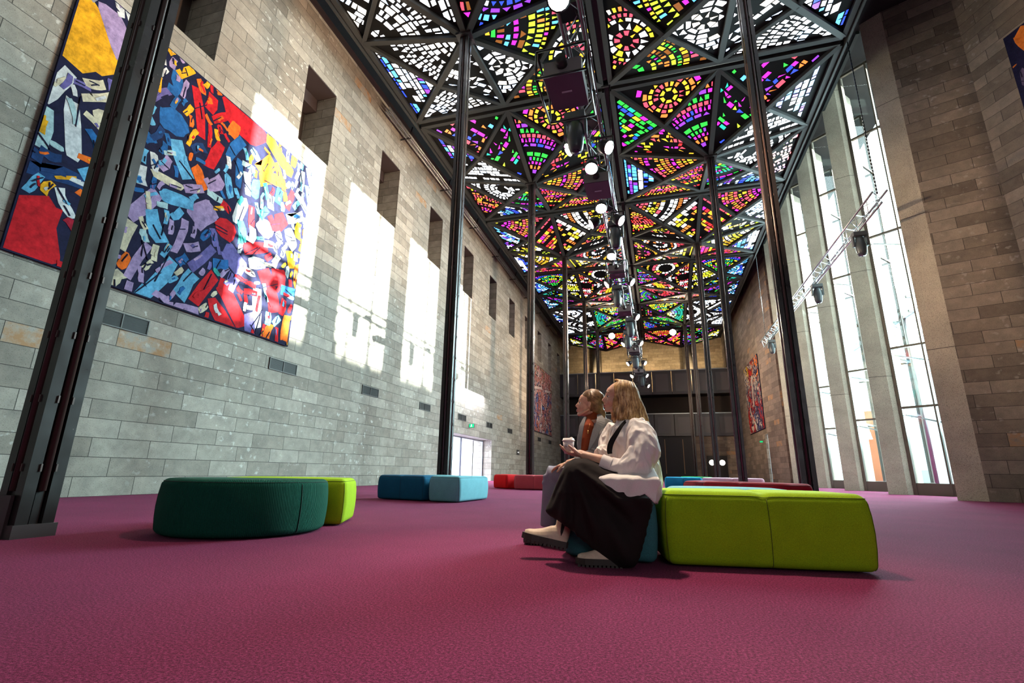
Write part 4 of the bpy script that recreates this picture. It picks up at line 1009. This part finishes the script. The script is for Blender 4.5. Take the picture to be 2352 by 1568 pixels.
def head(b, c, M, s=1.):
    c = V(c); T = lambda x, y, z: c+M @ (V((x, y, z))*s)
    E = lambda x, y, z, a, q, r: b.ell(T(x, y, z), (a*s, q*s, r*s), M, 20, 14)
    E(-.012, 0, .032, .094, .074, .086); E(.03, 0, -.018, .055, .058, .078); E(.052, 0, .035, .036, .05, .045)
    E(.045, 0, -.07, .036, .036, .030); E(.070, 0, -.088, .019, .020, .016); E(.02, 0, -.062, .04, .05, .035)
    for sg in (-1, 1):
        E(.055, .034*sg, -.028, .026, .020, .024); E(.074, .026*sg, .022, .016, .020, .009)
        b.tube([T(-.01, .066*sg, -.045), T(.04, .05*sg, -.078), T(.066, .018*sg, -.092)], [.009*s, .010*s, .011*s], 10)
        E(-.004, .072*sg, -.008, .013, .006, .025); E(-.009, .076*sg, .0, .010, .006, .015)
        E(.092, .0095*sg, -.036, .0085, .0065, .006)
    b.tube([T(.080, 0, .020), T(.090, 0, -.002), T(.101, 0, -.022), T(.105, 0, -.032)], [.009*s, .0085*s, .010*s, .0095*s], 12)
    E(.074, 0, -.020, .020, .022, .034); E(.070, 0, -.045, .021, .030, .022); E(.062, 0, .010, .024, .034, .03)
    for sg in (-1, 1): E(.0725, .030*sg, .0075, .0115, .0155, .0062); E(.070, .030*sg, -.0075, .0115, .0145, .0045)
    E(.086, 0, -.052, .009, .016, .008); E(.087, 0, -.0575, .008, .020, .005); E(.085, 0, -.068, .008, .017, .006)
def face(t, body, c, M, s=1.):
    c = V(c); T = lambda x, y, z: c+M @ (V((x, y, z))*s)
    for sg in (-1, 1):
        b = MB(); b.ell(T(.0715, .030*sg, .001), (.0115*s, .0125*s, .0075*s), M, 14, 10); e = b.build('eye', EYEW, t)
        b = MB(); b.ell(T(.0765, .0335*sg, .001), (.0068*s, .0072*s, .0066*s), M, 12, 8); b.build('iris', IRIS, e)
        b = MB(); b.tube([T(.0815, .016*sg, .0062), T(.0855, .030*sg, .0082), T(.076, .045*sg, .005)], [.0012*s, .0019*s, .0012*s], 6); b.build('eyelashes', BROW, e)
        b = MB(); b.tube([T(.089, .013*sg, .026), T(.087, .030*sg, .032), T(.072, .047*sg, .026)], [.002*s, .003*s, .0015*s], 6); b.build('eyebrow', BROW, t)
    b = MB(); b.tube([T(.086, -.023, -.0605), T(.0945, -.008, -.0565), T(.0955, 0, -.058), T(.0945, .008, -.0565), T(.086, .023, -.0605)], [.001, .0038*s, .0034*s, .0038*s, .001], 8)
    b.tube([T(.086, -.021, -.062), T(.0935, -.007, -.067), T(.0935, .007, -.067), T(.086, .021, -.062)], [.001, .0045*s, .0045*s, .001], 8); b.build('lips', LIP, t)
def hand(b, wrist, d, up, curl, s=1., thumb=1, spread=.0, curlax=None):
    # palm along d, palm side faces 'up'; fingers curl towards up
    wrist = V(wrist); d = V(d).normalized(); up = V(up); up = (up-d*up.dot(d)).normalized(); sd_ = d.cross(up)*thumb
    M = Matrix((d, sd_*thumb, up)).transposed()
    b.ell(wrist+d*.045*s, (.05*s, .038*s, .014*s), M, 14, 10); b.tube([wrist-d*.03*s, wrist+d*.02*s], [(.024*s, .019*s), (.027*s, .017*s)], 12)
    L = [.068, .078, .073, .056]
    for k in range(4):
        o = (1.5-k)*.0175*s; base = wrist+d*.078*s+sd_*o; a = 0; p = base; pts = [base-d*.02*s, base]; c_ = curl[k] if isinstance(curl, (list, tuple)) else curl
        for j, q in enumerate((.42, .32, .26)):
            a += c_*(.8, 1., .7)[j]; dr_ = d*math.cos(a)+up*math.sin(a)+sd_*(spread*(1.5-k)); p = p+dr_.normalized()*(L[k]*q*s); pts.append(p)
        b.tube(pts, [.0088*s, .0086*s, .0080*s, .0074*s, .0062*s], 10)
        b.ell(pts[-1], (.0064*s,)*3, None, 8, 6)
    tb = wrist+d*.022*s+sd_*.028*s
    t1 = tb+(d*.55+sd_*.6+up*.35).normalized()*.036*s; t2 = t1+(d*.8+sd_*.15+up*.55).normalized()*.028*s; t3 = t2+(d*.8-sd_*.05+up*.5).normalized()*.022*s
    b.tube([wrist+d*.01*s+sd_*.012*s, tb, t1, t2, t3], [.014*s, .013*s, .0105*s, .0095*s, .0075*s], 10); b.ell(t3, (.0076*s,)*3, None, 8, 6)
def boot(t, heel, f, u, mU, mS, shaft=.15, s=1., lean=0.):
    M = fr(f, u); heel = V(heel); T = lambda x, y, z: heel+M @ (V((x, y, z))*s)
    b = MB(); n = 18; rows = [(-.002, .030, .055), (.02, .036, .072), (.06, .040, .100), (.11, .042, .086), (.16, .047, .060), (.21, .047, .044), (.245, .038, .038), (.268, .018, .028)]
    vs = []
    for x, w, h in rows:
        for k in range(n):
            a = 2*math.pi*k/n; z = math.sin(a); vs.append(T(x, w*math.cos(a), .035+max(z, -.25)*h if z < 0 else .035+z*h))
    fs = [(i*n+k, (i+1)*n+k, (i+1)*n+(k+1) % n, i*n+(k+1) % n) for i in range(len(rows)-1) for k in range(n)]+[tuple(range(n)), tuple(range(len(rows)*n-1, (len(rows)-1)*n-1, -1))]
    b.add(vs, fs, 0, True)
    b.tube([T(.035, 0, .05), T(.035+lean*.4, 0, .10), T(.035+lean, 0, .09+shaft)], [(.040*s, .043*s), (.044*s, .048*s), (.054*s, .057*s)], 20)
    up_ = union(b, 'boot', mU, t, .005, 3)
    out = [(-.012, -.028), (.0, -.038), (.05, -.040), (.11, -.040), (.17, -.052), (.22, -.050), (.26, -.036), (.281, -.012), (.281, .012), (.26, .036), (.22, .052), (.17, .054), (.11, .042), (.05, .042), (.0, .038), (-.012, .028)]
    b = MB(); m = len(out); vs = [T(x, y, z) for z in (.012, .047) for x, y in out]
    b.add(vs, [tuple(range(m-1, -1, -1)), tuple(range(m, 2*m))]+[(i, (i+1) % m, m+(i+1) % m, m+i) for i in range(m)])
    for k in range(11):
        x = -.005+k*.0255; w = .034 if k < 5 else (.047 if k < 9 else .034)
        b.add([T(xx, yy, zz) for xx in (x, x+.016) for yy in (-w, w) for zz in (-.002, .016)], [(0, 1, 3, 2), (4, 6, 7, 5), (0, 4, 5, 1), (2, 3, 7, 6), (0, 2, 6, 4), (1, 5, 7, 3)])
    b.build('sole', mS, up_)
    for sg in (-1, 1):
        b = MB(); y = .047*sg; pts = [(.022, .22), (.055, .22), (.050, .10), (.042, .075), (.034, .10)]
        b.add([T(x+lean*(z-.09)/shaft, y+sg*(.006 if z > .15 else .0015), z) for x, z in pts]+[T(x+lean*(z-.09)/shaft, y-sg*.006, z) for x, z in pts], [(0, 1, 2, 3, 4), (9, 8, 7, 6, 5)]+[(i, i+5, (i+1) % 5+5, (i+1) % 5) for i in range(5)])
        b.build('elastic_gore', mat('black_elastic', (.012, .011, .011), .8), up_)
    return up_
def strands(b, c, M, s, n, root, path, r, rnd, mats=3):
    c = V(c); T = lambda p: c+M @ (V(p)*s)
    for k in range(n):
        th = root(k, n, rnd); pts = [T(p) for p in path(th, rnd)]; m = len(pts)
        rr = [r*s*(.35 if i == 0 else (1 if i < m-1 else .35)) for i in range(m)]
        b.tube(pts, rr, 6, mi=rnd.randrange(mats))
BOOTL = cloth('cream_leather', (.66, .52, .40), 60, .45, st=.15); SOLE = mat('brown_rubber_sole', (.035, .026, .022), .6)

# ---- blonde woman in the white shirt
A = thing('person', 'seated woman with blonde bob in white shirt and long black skirt holding a paper cup', 'person', (-.2, 3.62, 0))
hA = at(1421, 915, 3.62); MA = fr((-1, -.20, .13), (.10, 0, 1)); sA = 1.06
b = MB(); head(b, hA, MA, sA)
nk = at(1440, 968, 3.64)
b.tube([hA+MA @ V((-.02, 0, -.05)), nk+V((0, 0, .02)), nk+V((.02, 0, -.05))], [.052, .05, .07], 16)
b.tube([nk+V((.02, 0, -.03)), at(1445, 1020, 3.65), at(1465, 1090, 3.66), at(1480, 1125, 3.66)], [(.15, .08), (.16, .10), (.15, .12), (.17, .13)], 20)
shN, elN, wrN = at(1470, 990, 3.52), at(1446, 1075, 3.41), at(1336, 1045, 3.40)
shF, elF, wrF = at(1412, 990, 3.80), at(1392, 1062, 3.74), at(1330, 1040, 3.50)
b.tube([shN, elN], [.05, .045], 12); b.tube([elN, elN.lerp(wrN, .4), wrN], [.045, .043, .027], 14); b.tube([shF, elF], [.05, .042], 12); b.tube([elF, wrF], [.04, .025], 12)
cupc = at(1306, 1024, 3.44)
dN = (at(1306, 1040, 3.42)-wrN).normalized()
hand(b, wrN, (-1, .10, .12), (.02, .25, 1), [.34, .42, .48, .55], .98, thumb=-1)
hand(b, wrF, (-1, -.22, .08), (.0, -.5, 1), [.34, .40, .45, .5], .98, thumb=1)
for y, kn, an in ((3.42, at(1330, 1082, 3.42), at(1398, 1255, 3.34)), (3.56, at(1322, 1075, 3.56), at(1298, 1215, 3.50))):
    b.tube([at(1475, 1118, y+.06), kn], [.085, .06], 14); b.tube([kn, kn.lerp(an, .4), an], [.056, .052, .036], 14)
union(b, 'body', SKIN, A, .0042, 3)
face(A, None, hA, MA, sA)
HM = [hairm('blonde_light', (.46, .26, .09), (.68, .45, .20), (.86, .66, .38)), hairm('blonde_mid', (.26, .13, .045), (.48, .27, .10), (.68, .44, .20)), hairm('blonde_dark', (.16, .08, .03), (.34, .19, .08), (.55, .35, .16))]
rnd = random.Random(5)
b = MB(); c = hA; T = lambda x, y, z: hA+MA @ (V((x, y, z))*sA)
b.ell(T(-.028, 0, .038), (.098*sA, .086*sA, .092*sA), MA, 22, 16); b.ell(T(-.055, 0, -.055), (.082*sA, .084*sA, .105*sA), MA, 20, 14); b.ell(T(-.075, 0, -.11), (.085*sA, .085*sA, .05*sA), MA, 18, 12)
for sg in (-1, 1): b.ell(T(-.0, .062*sg, -.05), (.045*sA, .026*sA, .10*sA), MA, 16, 12)
hb = union(b, 'hair', HM[1], A, .006, 3)
def rA(k, n, r): return (-1 if k % 2 else 1)*math.radians(52+ (r.random()**.9)*128)
def pA(th, r):
    c_, s_ = math.cos(th), math.sin(th); j = lambda a: r.uniform(-a, a); px = .0; out = []
    fl = .012+j(.008); bk = max(0, -c_)
    x0 = .045 if abs(th) < 1.6 else -.02
    out.append((x0*.6+j(.02)-.01, .006*(1 if s_ > 0 else -1)+j(.01), .128+j(.004)))
    out.append((-.028+c_*.06+j(.004), s_*.055+j(.004), .116))
    out.append((-.028+c_*.092, s_*.082, .07+j(.005)))
    out.append((-.030+c_*(.100+.01*bk)+j(.004), s_*.090+j(.003), .015))
    out.append((-.042+c_*(.100+.03*bk)+j(.006), s_*.090+j(.005), -.045))
    out.append((-.050+c_*(.100+.055*bk)+fl, s_*.092+j(.007), -.10))
    out.append((-.055+c_*(.098+.075*bk)+fl*1.5+j(.006), s_*(.088+fl)+j(.007), -.150+j(.012)-.01*bk))
    return out
b = MB(); strands(b, hA, MA, sA, 430, rA, pA, .0058, rnd); b.build('hair_strands', HM, hb)
# shirt
SH = cloth('white_cotton', (.78, .73, .71), 300, .75, .9, .9)
def folds(amp, f=9., seed=0., ax=(1, 1, .45)):
    def d(p, n):
        q = V((p.x*ax[0], p.y*ax[1], p.z*ax[2]))*f+V((seed, seed*.7, 0)); w = NZ.noise(q+V((NZ.noise(q*1.7)*1.2, 0, NZ.noise(q*1.3+V((3, 1, 2))))))
        return amp*(1-abs(w)*3.2)
    return d
b = MB()
rows = [(962, 1425, 1452, .06), (972, 1413, 1470, .15), (985, 1403, 1484, .20), (1010, 1399, 1496, .215), (1040, 1396, 1508, .22), (1070, 1392, 1516, .22), (1095, 1384, 1522, .22), (1115, 1376, 1520, .215), (1132, 1392, 1516, .20)]
b.tube([(at(x0, y, 3.65)+at(x1, y, 3.65))/2 for y, x0, x1, w in rows], [(w, (at(x1, y, 3.65)-at(x0, y, 3.65)).length/2) for y, x0, x1, w in rows], 26)
b.tube([at(1410, 1090, 3.50), at(1385, 1112, 3.47), at(1372, 1122, 3.45)], [(.10, .07), (.09, .045), (.05, .02)], 16)
b.tube([at(1450, 1105, 3.46), at(1450, 1128, 3.43), at(1450, 1142, 3.42)], [(.07, .15), (.05, .135), (.02, .10)], 16)
b.tube([at(1498, 1110, 3.52), at(1505, 1135, 3.50), at(1504, 1155, 3.49)], [(.10, .06), (.07, .04), (.03, .018)], 14)
b.tube([at(1462, 978, 3.52), at(1474, 1005, 3.45), at(1478, 1035, 3.41), at(1464, 1066, 3.38), at(1430, 1078, 3.37), at(1400, 1071, 3.37)], [.078, .096, .108, .100, .068, .052], 20)
b.tube([at(1408, 1071, 3.37), at(1382, 1062, 3.375)], [.050, .051], 20)
b.tube([at(1418, 980, 3.78), at(1404, 1010, 3.80), at(1392, 1040, 3.74), at(1376, 1046, 3.66)], [.07, .082, .072, .05], 18)
b.tube([at(1430, 962, 3.60), at(1418, 985, 3.52), at(1406, 1010, 3.50)], [.03, .02, .012], 12)
union(b, 'shirt', SH, A, .0065, 3, folds(.0085, 11.))
b = MB(); b.tube([at(1404, 1070, 3.368), at(1381, 1061.5, 3.372)], [.054, .056], 24, cap=False); b.tube([at(1402, 1069.5, 3.368), at(1383, 1062, 3.372)], [.047, .048], 24, cap=False)
cf = b.build('sleeve_cuff', SH, A)
STR = cloth('black_wool', (.012, .010, .010), 200, .9, .5, .4)
def ribbon(b, pts, w, th, nrm):
    pts = [V(p) for p in pts]; vs = []; w = list(w) if isinstance(w, (list, tuple)) else [w]*len(pts); P_, W_ = [], []
    for i in range(len(pts)-1):
        a, c, e, g = pts[max(i-1, 0)], pts[i], pts[i+1], pts[min(i+2, len(pts)-1)]
        for k in range(5):
            u = k/5; P_.append(.5*((2*c)+(e-a)*u+(2*a-5*c+4*e-g)*u*u+(-a+3*c-3*e+g)*u**3)); W_.append(w[i]*(1-u)+w[i+1]*u)
    pts, w = P_+[pts[-1]], W_+[w[-1]]
    for i, p in enumerate(pts):
        d = (pts[min(i+1, len(pts)-1)]-pts[max(i-1, 0)]).normalized(); n = V(nrm); s_ = d.cross(n).normalized(); n = s_.cross(d)
        ww = w[i] if isinstance(w, (list, tuple)) else w
        vs += [p+s_*ww/2+n*th, p-s_*ww/2+n*th, p-s_*ww/2-n*th, p+s_*ww/2-n*th]
    m = len(pts); b.add(vs, [(i*4+k, i*4+(k+1) % 4, (i+1)*4+(k+1) % 4, (i+1)*4+k) for i in range(m-1) for k in range(4)]+[(3, 2, 1, 0), tuple(range((m-1)*4, m*4))], 0, False)
b = MB(); ribbon(b, [at(1438, 966, 3.50), at(1428, 977, 3.45), at(1415, 997, 3.415), at(1404, 1016, 3.40), at(1400, 1032, 3.40), at(1401, 1042, 3.40)], [.018, .022, .03, .036, .036, .03], .003, (0, -1, 0)); b.build('front_strap', STR, A)
b = MB(); ribbon(b, [at(1458, 958, 3.60), at(1468, 965, 3.56), at(1482, 985, 3.54), at(1494, 1012, 3.54), at(1500, 1035, 3.55)], .016, .003, (.6, -1, 0)); b.build('back_strap', STR, A)
# skirt: inflated drape hanging from the knees to the floor
SK = [(1345, 1052), (1318, 1054), (1302, 1063), (1290, 1085), (1278, 1115), (1266, 1145), (1253, 1172), (1262, 1181), (1290, 1199), (1322, 1222), (1352, 1246), (1384, 1274), (1404, 1292), (1424, 1299), (1452, 1298), (1468, 1288), (1478, 1250), (1492, 1190), (1506, 1140), (1500, 1105), (1440, 1085), (1392, 1075)]
skp = [at(x, y, 3.38) for x, y in SK]; P2d = [(p.x, p.z) for p in skp]
def pdist(x, z):
    ins = False; dm = 9
    for i in range(len(P2d)):
        (x0, z0), (x1, z1) = P2d[i], P2d[(i+1) % len(P2d)]
        if (z0 > z) != (z1 > z) and x < (x1-x0)*(z-z0)/(z1-z0)+x0: ins = not ins
        dx, dz = x1-x0, z1-z0; t_ = max(0, min(1, ((x-x0)*dx+(z-z0)*dz)/(dx*dx+dz*dz))); dm = min(dm, math.hypot(x-x0-t_*dx, z-z0-t_*dz))
    return dm if ins else -dm
b = MB(); xs = [p[0] for p in P2d]; zs_ = [p[1] for p in P2d]; g = .014; nx = int((max(xs)-min(xs))/g)+2; nz = int((max(zs_)-min(zs_))/g)+2; x00, z00 = min(xs)-g/2, min(zs_)-g/2
KN = (at(1315, 1065, 3.38).x, at(1315, 1065, 3.38).z)
def yy(x, z, side):
    d = max(0, pdist(x, z)); e = min(1, d/.10); T_ = math.sqrt(1-(1-e)**2)
    ang = math.atan2(z-KN[1], x-KN[0]); rr = math.hypot(x-KN[0], z-KN[1]); w = min(1, rr/.35)
    fold = .034*w*math.sin(ang*11+1.2*math.sin(rr*7)+.6)+.016*w*math.sin(ang*23+rr*9)
    th = (.15 if x < -.36 else .15-.25*min(.2, x+.36)) if z > .42 else .085+.055*max(0, z/.42)
    yc = 3.37+(.06*min(1, max(0, (.42-z)/.42))*-1 if x > -.55 else .0)
    if side < 0: return yc-T_*(th+fold)-.006
    return yc+T_*(.11 if z > .40 else .03)+.006
cells = {}
for i in range(nx):
    for j in range(nz):
        if pdist(x00+(i+.5)*g, z00+(j+.5)*g) > 0: cells[(i, j)] = 1
idx = {}; vs = []
def vid(i, j, s_):
    if (i, j, s_) not in idx:
        x, z = x00+i*g, z00+j*g; idx[(i, j, s_)] = len(vs); vs.append((x, yy(x, z, s_), max(z, .006)))
    return idx[(i, j, s_)]
fs = []
for (i, j) in cells:
    fs.append((vid(i, j, -1), vid(i+1, j, -1), vid(i+1, j+1, -1), vid(i, j+1, -1))); fs.append((vid(i, j, 1), vid(i, j+1, 1), vid(i+1, j+1, 1), vid(i+1, j, 1)))
    for (di, dj, a, c) in ((-1, 0, (i, j), (i, j+1)), (1, 0, (i+1, j+1), (i+1, j)), (0, -1, (i+1, j), (i, j)), (0, 1, (i, j+1), (i+1, j+1))):
        if (i+di, j+dj) not in cells: fs.append((vid(*a, -1), vid(*c, -1), vid(*c, 1), vid(*a, 1)))
b.add(vs, fs, 0, True)
b.tube([at(1480, 1118, 3.50), at(1400, 1092, 3.46), at(1330, 1076, 3.44)], [.14, .115, .085], 18)
skb = b
def snap(x, z, poly, g):
    best = (9, x, z)
    for i in range(len(poly)):
        (x0, z0), (x1, z1) = poly[i], poly[(i+1) % len(poly)]; dx, dz = x1-x0, z1-z0
        t_ = max(0, min(1, ((x-x0)*dx+(z-z0)*dz)/(dx*dx+dz*dz))); q = (x0+t_*dx, z0+t_*dz); d = math.hypot(x-q[0], z-q[1])
        if d < best[0]: best = (d, q[0], q[1])
    return (best[1], best[2]) if best[0] < g*.75 else (x, z)
TL = [(1392, 1068), (1378, 1092), (1363, 1118), (1385, 1127), (1405, 1132), (1424, 1142), (1445, 1146), (1462, 1144), (1480, 1134), (1492, 1144), (1503, 1157), (1508, 1150), (1509, 1128), (1520, 1108), (1500, 1070), (1440, 1060)]
tail = [at(x, y, 3.26) for x, y in TL]; sk_p2d = P2d
def tail_mesh():
    global P2d
    m = MB(); P2d = [(p.x, p.z) for p in tail]; xs = [p[0] for p in P2d]; zz_ = [p[1] for p in P2d]; g = .009
    nx, nz = int((max(xs)-min(xs))/g)+2, int((max(zz_)-min(zz_))/g)+2; x0, z0 = min(xs)-g/2, min(zz_)-g/2
    ins = {(i, j) for i in range(nx) for j in range(nz) if pdist(x0+(i+.5)*g, z0+(j+.5)*g) > 0}
    tp = P2d; P2d = sk_p2d; idx = {}; vs = []; fs = []
    def vid(i, j, s_):
        if (i, j, s_) not in idx:
            x, z = x0+i*g, z0+j*g
            x, z = snap(x, z, tp, g)
            base = 3.225 if z > .44 else 3.225-.02*math.sin((.44-z)*9)
            base += .02*max(0, (x+.35))*1.5+max(0, z-.535)*3.2
            y = base+.007*math.sin(x*38+z*9)+.004*math.sin(x*71-z*30)+s_*.005
            idx[(i, j, s_)] = len(vs); vs.append((x, y, z))
        return idx[(i, j, s_)]
    for (i, j) in ins:
        fs.append((vid(i, j, -1), vid(i+1, j, -1), vid(i+1, j+1, -1), vid(i, j+1, -1))); fs.append((vid(i, j, 1), vid(i, j+1, 1), vid(i+1, j+1, 1), vid(i+1, j, 1)))
        for (di, dj, a, c) in ((-1, 0, (i, j), (i, j+1)), (1, 0, (i+1, j+1), (i+1, j)), (0, -1, (i+1, j), (i, j)), (0, 1, (i, j+1), (i+1, j+1))):
            if (i+di, j+dj) not in ins: fs.append((vid(*a, -1), vid(*c, -1), vid(*c, 1), vid(*a, 1)))
    m.add(vs, fs, 0, True); o = m.build('shirt_tail', SH, A)
    sm = o.modifiers.new('s', 'SMOOTH'); sm.iterations = 6; sm.factor = .5
tail_mesh()
b = skb
union(b, 'skirt', cloth('black_skirt_wool', (.016, .012, .012), 160, .92, .3, .5), A, .009, 5)
boot(A, at(1298, 1262, 3.50), at(1206, 1240, 3.44)-at(1298, 1262, 3.50), (-.12, 0, 1), BOOTL, SOLE, .33, 1.08, .0)
fp = atz(1322, 1300, 0); boot(A, (fp.x+.275, fp.y+.06, .002), (-1, -.12, 0), (0, 0, 1), BOOTL, SOLE, .15, 1.0, .01)
# paper cup
cup = thing('paper_cup', 'white paper coffee cup with lid held by the blonde woman', 'cup', tuple(cupc))
zc = cupc.z; x, y = cupc.x, cupc.y; CUPM = mat('paper_white', (.74, .66, .66), .6)
b = MB(); b.tube([(x, y, zc-.052), (x, y, zc+.036)], [.031, .0405], 28); cb_ = b.build('cup', CUPM, cup)
b = MB(); b.tube([(x, y, zc+.033), (x, y, zc+.039), (x, y, zc+.041), (x, y, zc+.052), (x, y, zc+.053)], [.0445, .0445, .041, .038, .034], 28); b.ell((x+.02, y, zc+.055), (.012, .012, .006)); b.build('lid', mat('lid_white', (.8, .76, .74), .35), cup)
b = MB(); q = lambda u, v: (x-.012+u, y-math.sqrt(max(0, .0372**2-(u-.012)**2))-.0008, zc+v)
b.tube([q(-.004, .018), q(.002, .010), q(-.003, .0), q(.004, -.006)], .0012, 5); b.tube([q(-.008, -.008), q(.0, -.004), q(.008, -.01)], .0012, 5); b.build('printed_mark', mat('ink', (.03, .02, .03), .7), cb_)

# ---- woman behind in the grey coat
B = thing('person', 'seated woman with brown tied hair in grey coat and rust turtleneck behind', 'person', (-.55, 4.2, 0))
hB = at(1354, 929, 4.12); MB_ = fr((-1, -.04, .16), (.16, 0, 1)); sB = 1.04
b = MB(); head(b, hB, MB_, sB); nb = at(1366, 965, 4.14)
b.tube([hB+MB_ @ V((-.02, 0, -.05)), nb, nb+V((.01, 0, -.06))], [.05, .05, .06], 16); b.tube([nb, at(1375, 1050, 4.16), at(1395, 1110, 4.18)], [(.14, .09), (.16, .10), (.17, .12)], 18)
kn = at(1276, 1078, 4.02); 
hw = at(1302, 1064, 3.98)
b.tube([at(1382, 985, 4.02), at(1366, 1048, 3.96), hw], [.045, .04, .026], 12); hand(b, hw, (-1, .1, -.30), (-.2, .1, -1), [.25, .3, .35, .4], .95, thumb=1)
hw2 = at(1312, 1066, 4.16); b.tube([at(1365, 1000, 4.34), at(1350, 1050, 4.30), hw2], [.045, .04, .026], 12); hand(b, hw2, (-1, -.2, -.15), (-.2, 0, -1), .3, .95, thumb=-1)
union(b, 'body', SKIN, B, .0045, 3); face(B, None, hB, MB_, sB)
HB = [hairm('light_brown', (.13, .065, .03), (.22, .12, .055), (.34, .20, .10)), hairm('mid_brown', (.12, .06, .03), (.22, .12, .055), (.33, .19, .09)), hairm('deep_brown', (.07, .035, .02), (.14, .07, .035), (.22, .12, .06))]
T = lambda x, y, z: hB+MB_ @ (V((x, y, z))*sB)
b = MB(); b.ell(T(-.028, 0, .040), (.092*sB, .081*sB, .089*sB), MB_, 22, 16); b.ell(T(-.006, 0, .052), (.080*sB, .072*sB, .073*sB), MB_, 20, 14); b.ell(T(-.055, 0, -.005), (.062*sB, .070*sB, .075*sB), MB_); b.ell(T(-.105, 0, -.055), (.035*sB, .035*sB, .04*sB), MB_)
b.tube([T(-.10, 0, -.05), T(-.13, 0, -.10), T(-.125, 0, -.16)], [.024, .022, .012], 10)
hb = union(b, 'hair', HB[1], B, .005, 3)
def rB(k, n, r): return (-1 if k % 2 else 1)*(r.random()*1.62)
def pB(th, r):
    s_, c_ = math.sin(th), math.cos(th); a = V((.74-.42*abs(s_)**1.5, s_*.95, .70*c_+.10)).normalized(); e = V((-.90, s_*.22, -.42)).normalized()
    ang = a.angle(e); o = []
    for q in (0, .18, .38, .6, .8, 1):
        d = (a*math.sin((1-q)*ang)+e*math.sin(q*ang))/math.sin(ang); k_ = 1+r.uniform(-.008, .008)
        d = V((d.x, d.y*(1+.25*math.sin(math.pi*q)), d.z)).normalized(); o.append((-.024+d.x*.0965*k_, d.y*.0835*k_, .036+d.z*.0935*k_))
    return o
b = MB(); strands(b, hB, MB_, sB, 330, rB, pB, .0046, rnd); b.build('hair_strands', HB, hb)
COAT = cloth('grey_wool_coat', (.19, .185, .195), 120, .95, .35, .5)
b = MB()
rows = [(952, 1362, 1392, .08), (966, 1346, 1398, .17), (982, 1334, 1402, .21), (1005, 1328, 1406, .22), (1035, 1326, 1410, .22), (1065, 1330, 1416, .22), (1095, 1340, 1425, .23)]
b.tube([(at(x0, y, 4.2)+at(x1, y, 4.2))/2 for y, x0, x1, w in rows], [(w, (at(x1, y, 4.2)-at(x0, y, 4.2)).length/2) for y, x0, x1, w in rows], 24)
b.tube([at(1388, 970, 4.06), at(1382, 1005, 3.99), at(1368, 1048, 3.95), at(1322, 1060, 3.96)], [.07, .078, .068, .045], 16)
b.tube([at(1375, 970, 4.36), at(1362, 1010, 4.38), at(1352, 1050, 4.32), at(1328, 1062, 4.2)], [.07, .075, .06, .045], 16)
union(b, 'coat', COAT, B, .008, 3, folds(.005, 9., 4.))
b = MB(); T2 = lambda x, y, Y: at(x, y, Y)
b.tube([at(1357, 948, 4.12), at(1363, 958, 4.13), at(1366, 972, 4.13)], [.062, .064, .075], 20); b.tube([at(1362, 962, 4.10), at(1354, 985, 4.02), at(1348, 1010, 3.995), at(1341, 1042, 3.985)], [(.06, .06), (.055, .06), (.05, .05), (.045, .03)], 16)
union(b, 'turtleneck', cloth('rust_knit', (.26, .052, .018), 150, .9, .3, .5), B, .006, 2)
b = MB(); ribbon(b, [at(1376, 953, 4.04), at(1380, 968, 3.965), at(1371, 990, 3.935), at(1362, 1013, 3.93), at(1352, 1045, 3.93)], [.03, .07, .07, .05, .02], .008, (.2, -1, .1)); b.build('lapel', cloth('grey_lapel', (.24, .235, .245), 120, .95, .2, .4), B)
b = MB(); ribbon(b, [at(1345, 958, 4.04), at(1337, 978, 4.0), at(1333, 1005, 3.98), at(1332, 1035, 3.97)], [.02, .045, .04, .02], .007, (-.5, -1, .1)); b.build('lapel', MT['grey_lapel'], B)
b = MB(); b.tube([at(1351, 988, 3.957), at(1350, 996, 3.948)], .004, 8); b.tube([at(1355, 972, 3.975), at(1351, 988, 3.957)], .0012, 5); b.build('pendant', mat('gold', (.7, .4, .12), .3, 1.), B)
b = MB()
for y, k_, an in ((4.06, at(1266, 1092, 4.06), at(1263, 1208, 4.06)), (4.26, at(1285, 1090, 4.26), at(1290, 1205, 4.26))):
    b.tube([at(1400, 1112, y+.1), at(1320, 1095, y), k_, k_+V((.0, 0, -.06))], [.10, .095, .080, .075], 18); b.tube([k_+V((.01, 0, .0)), k_.lerp(an, .4), an], [(.078, .075), (.07, .066), (.085, .075)], 18)
union(b, 'trousers', cloth('grey_blue_denim', (.25, .25, .33), 150, .9, .5, .5), B, .008, 3, folds(.004, 8., 9., (1, 1, .35)))
for y in (4.06, 4.26):
    q = at(1266 if y < 4.1 else 1290, 1208, y); boot(B, (q.x+.05, y, .002), (-1, 0, 0), (0, 0, 1), mat('taupe_leather', (.25, .2, .17), .6), SOLE, .14, .98, 0)
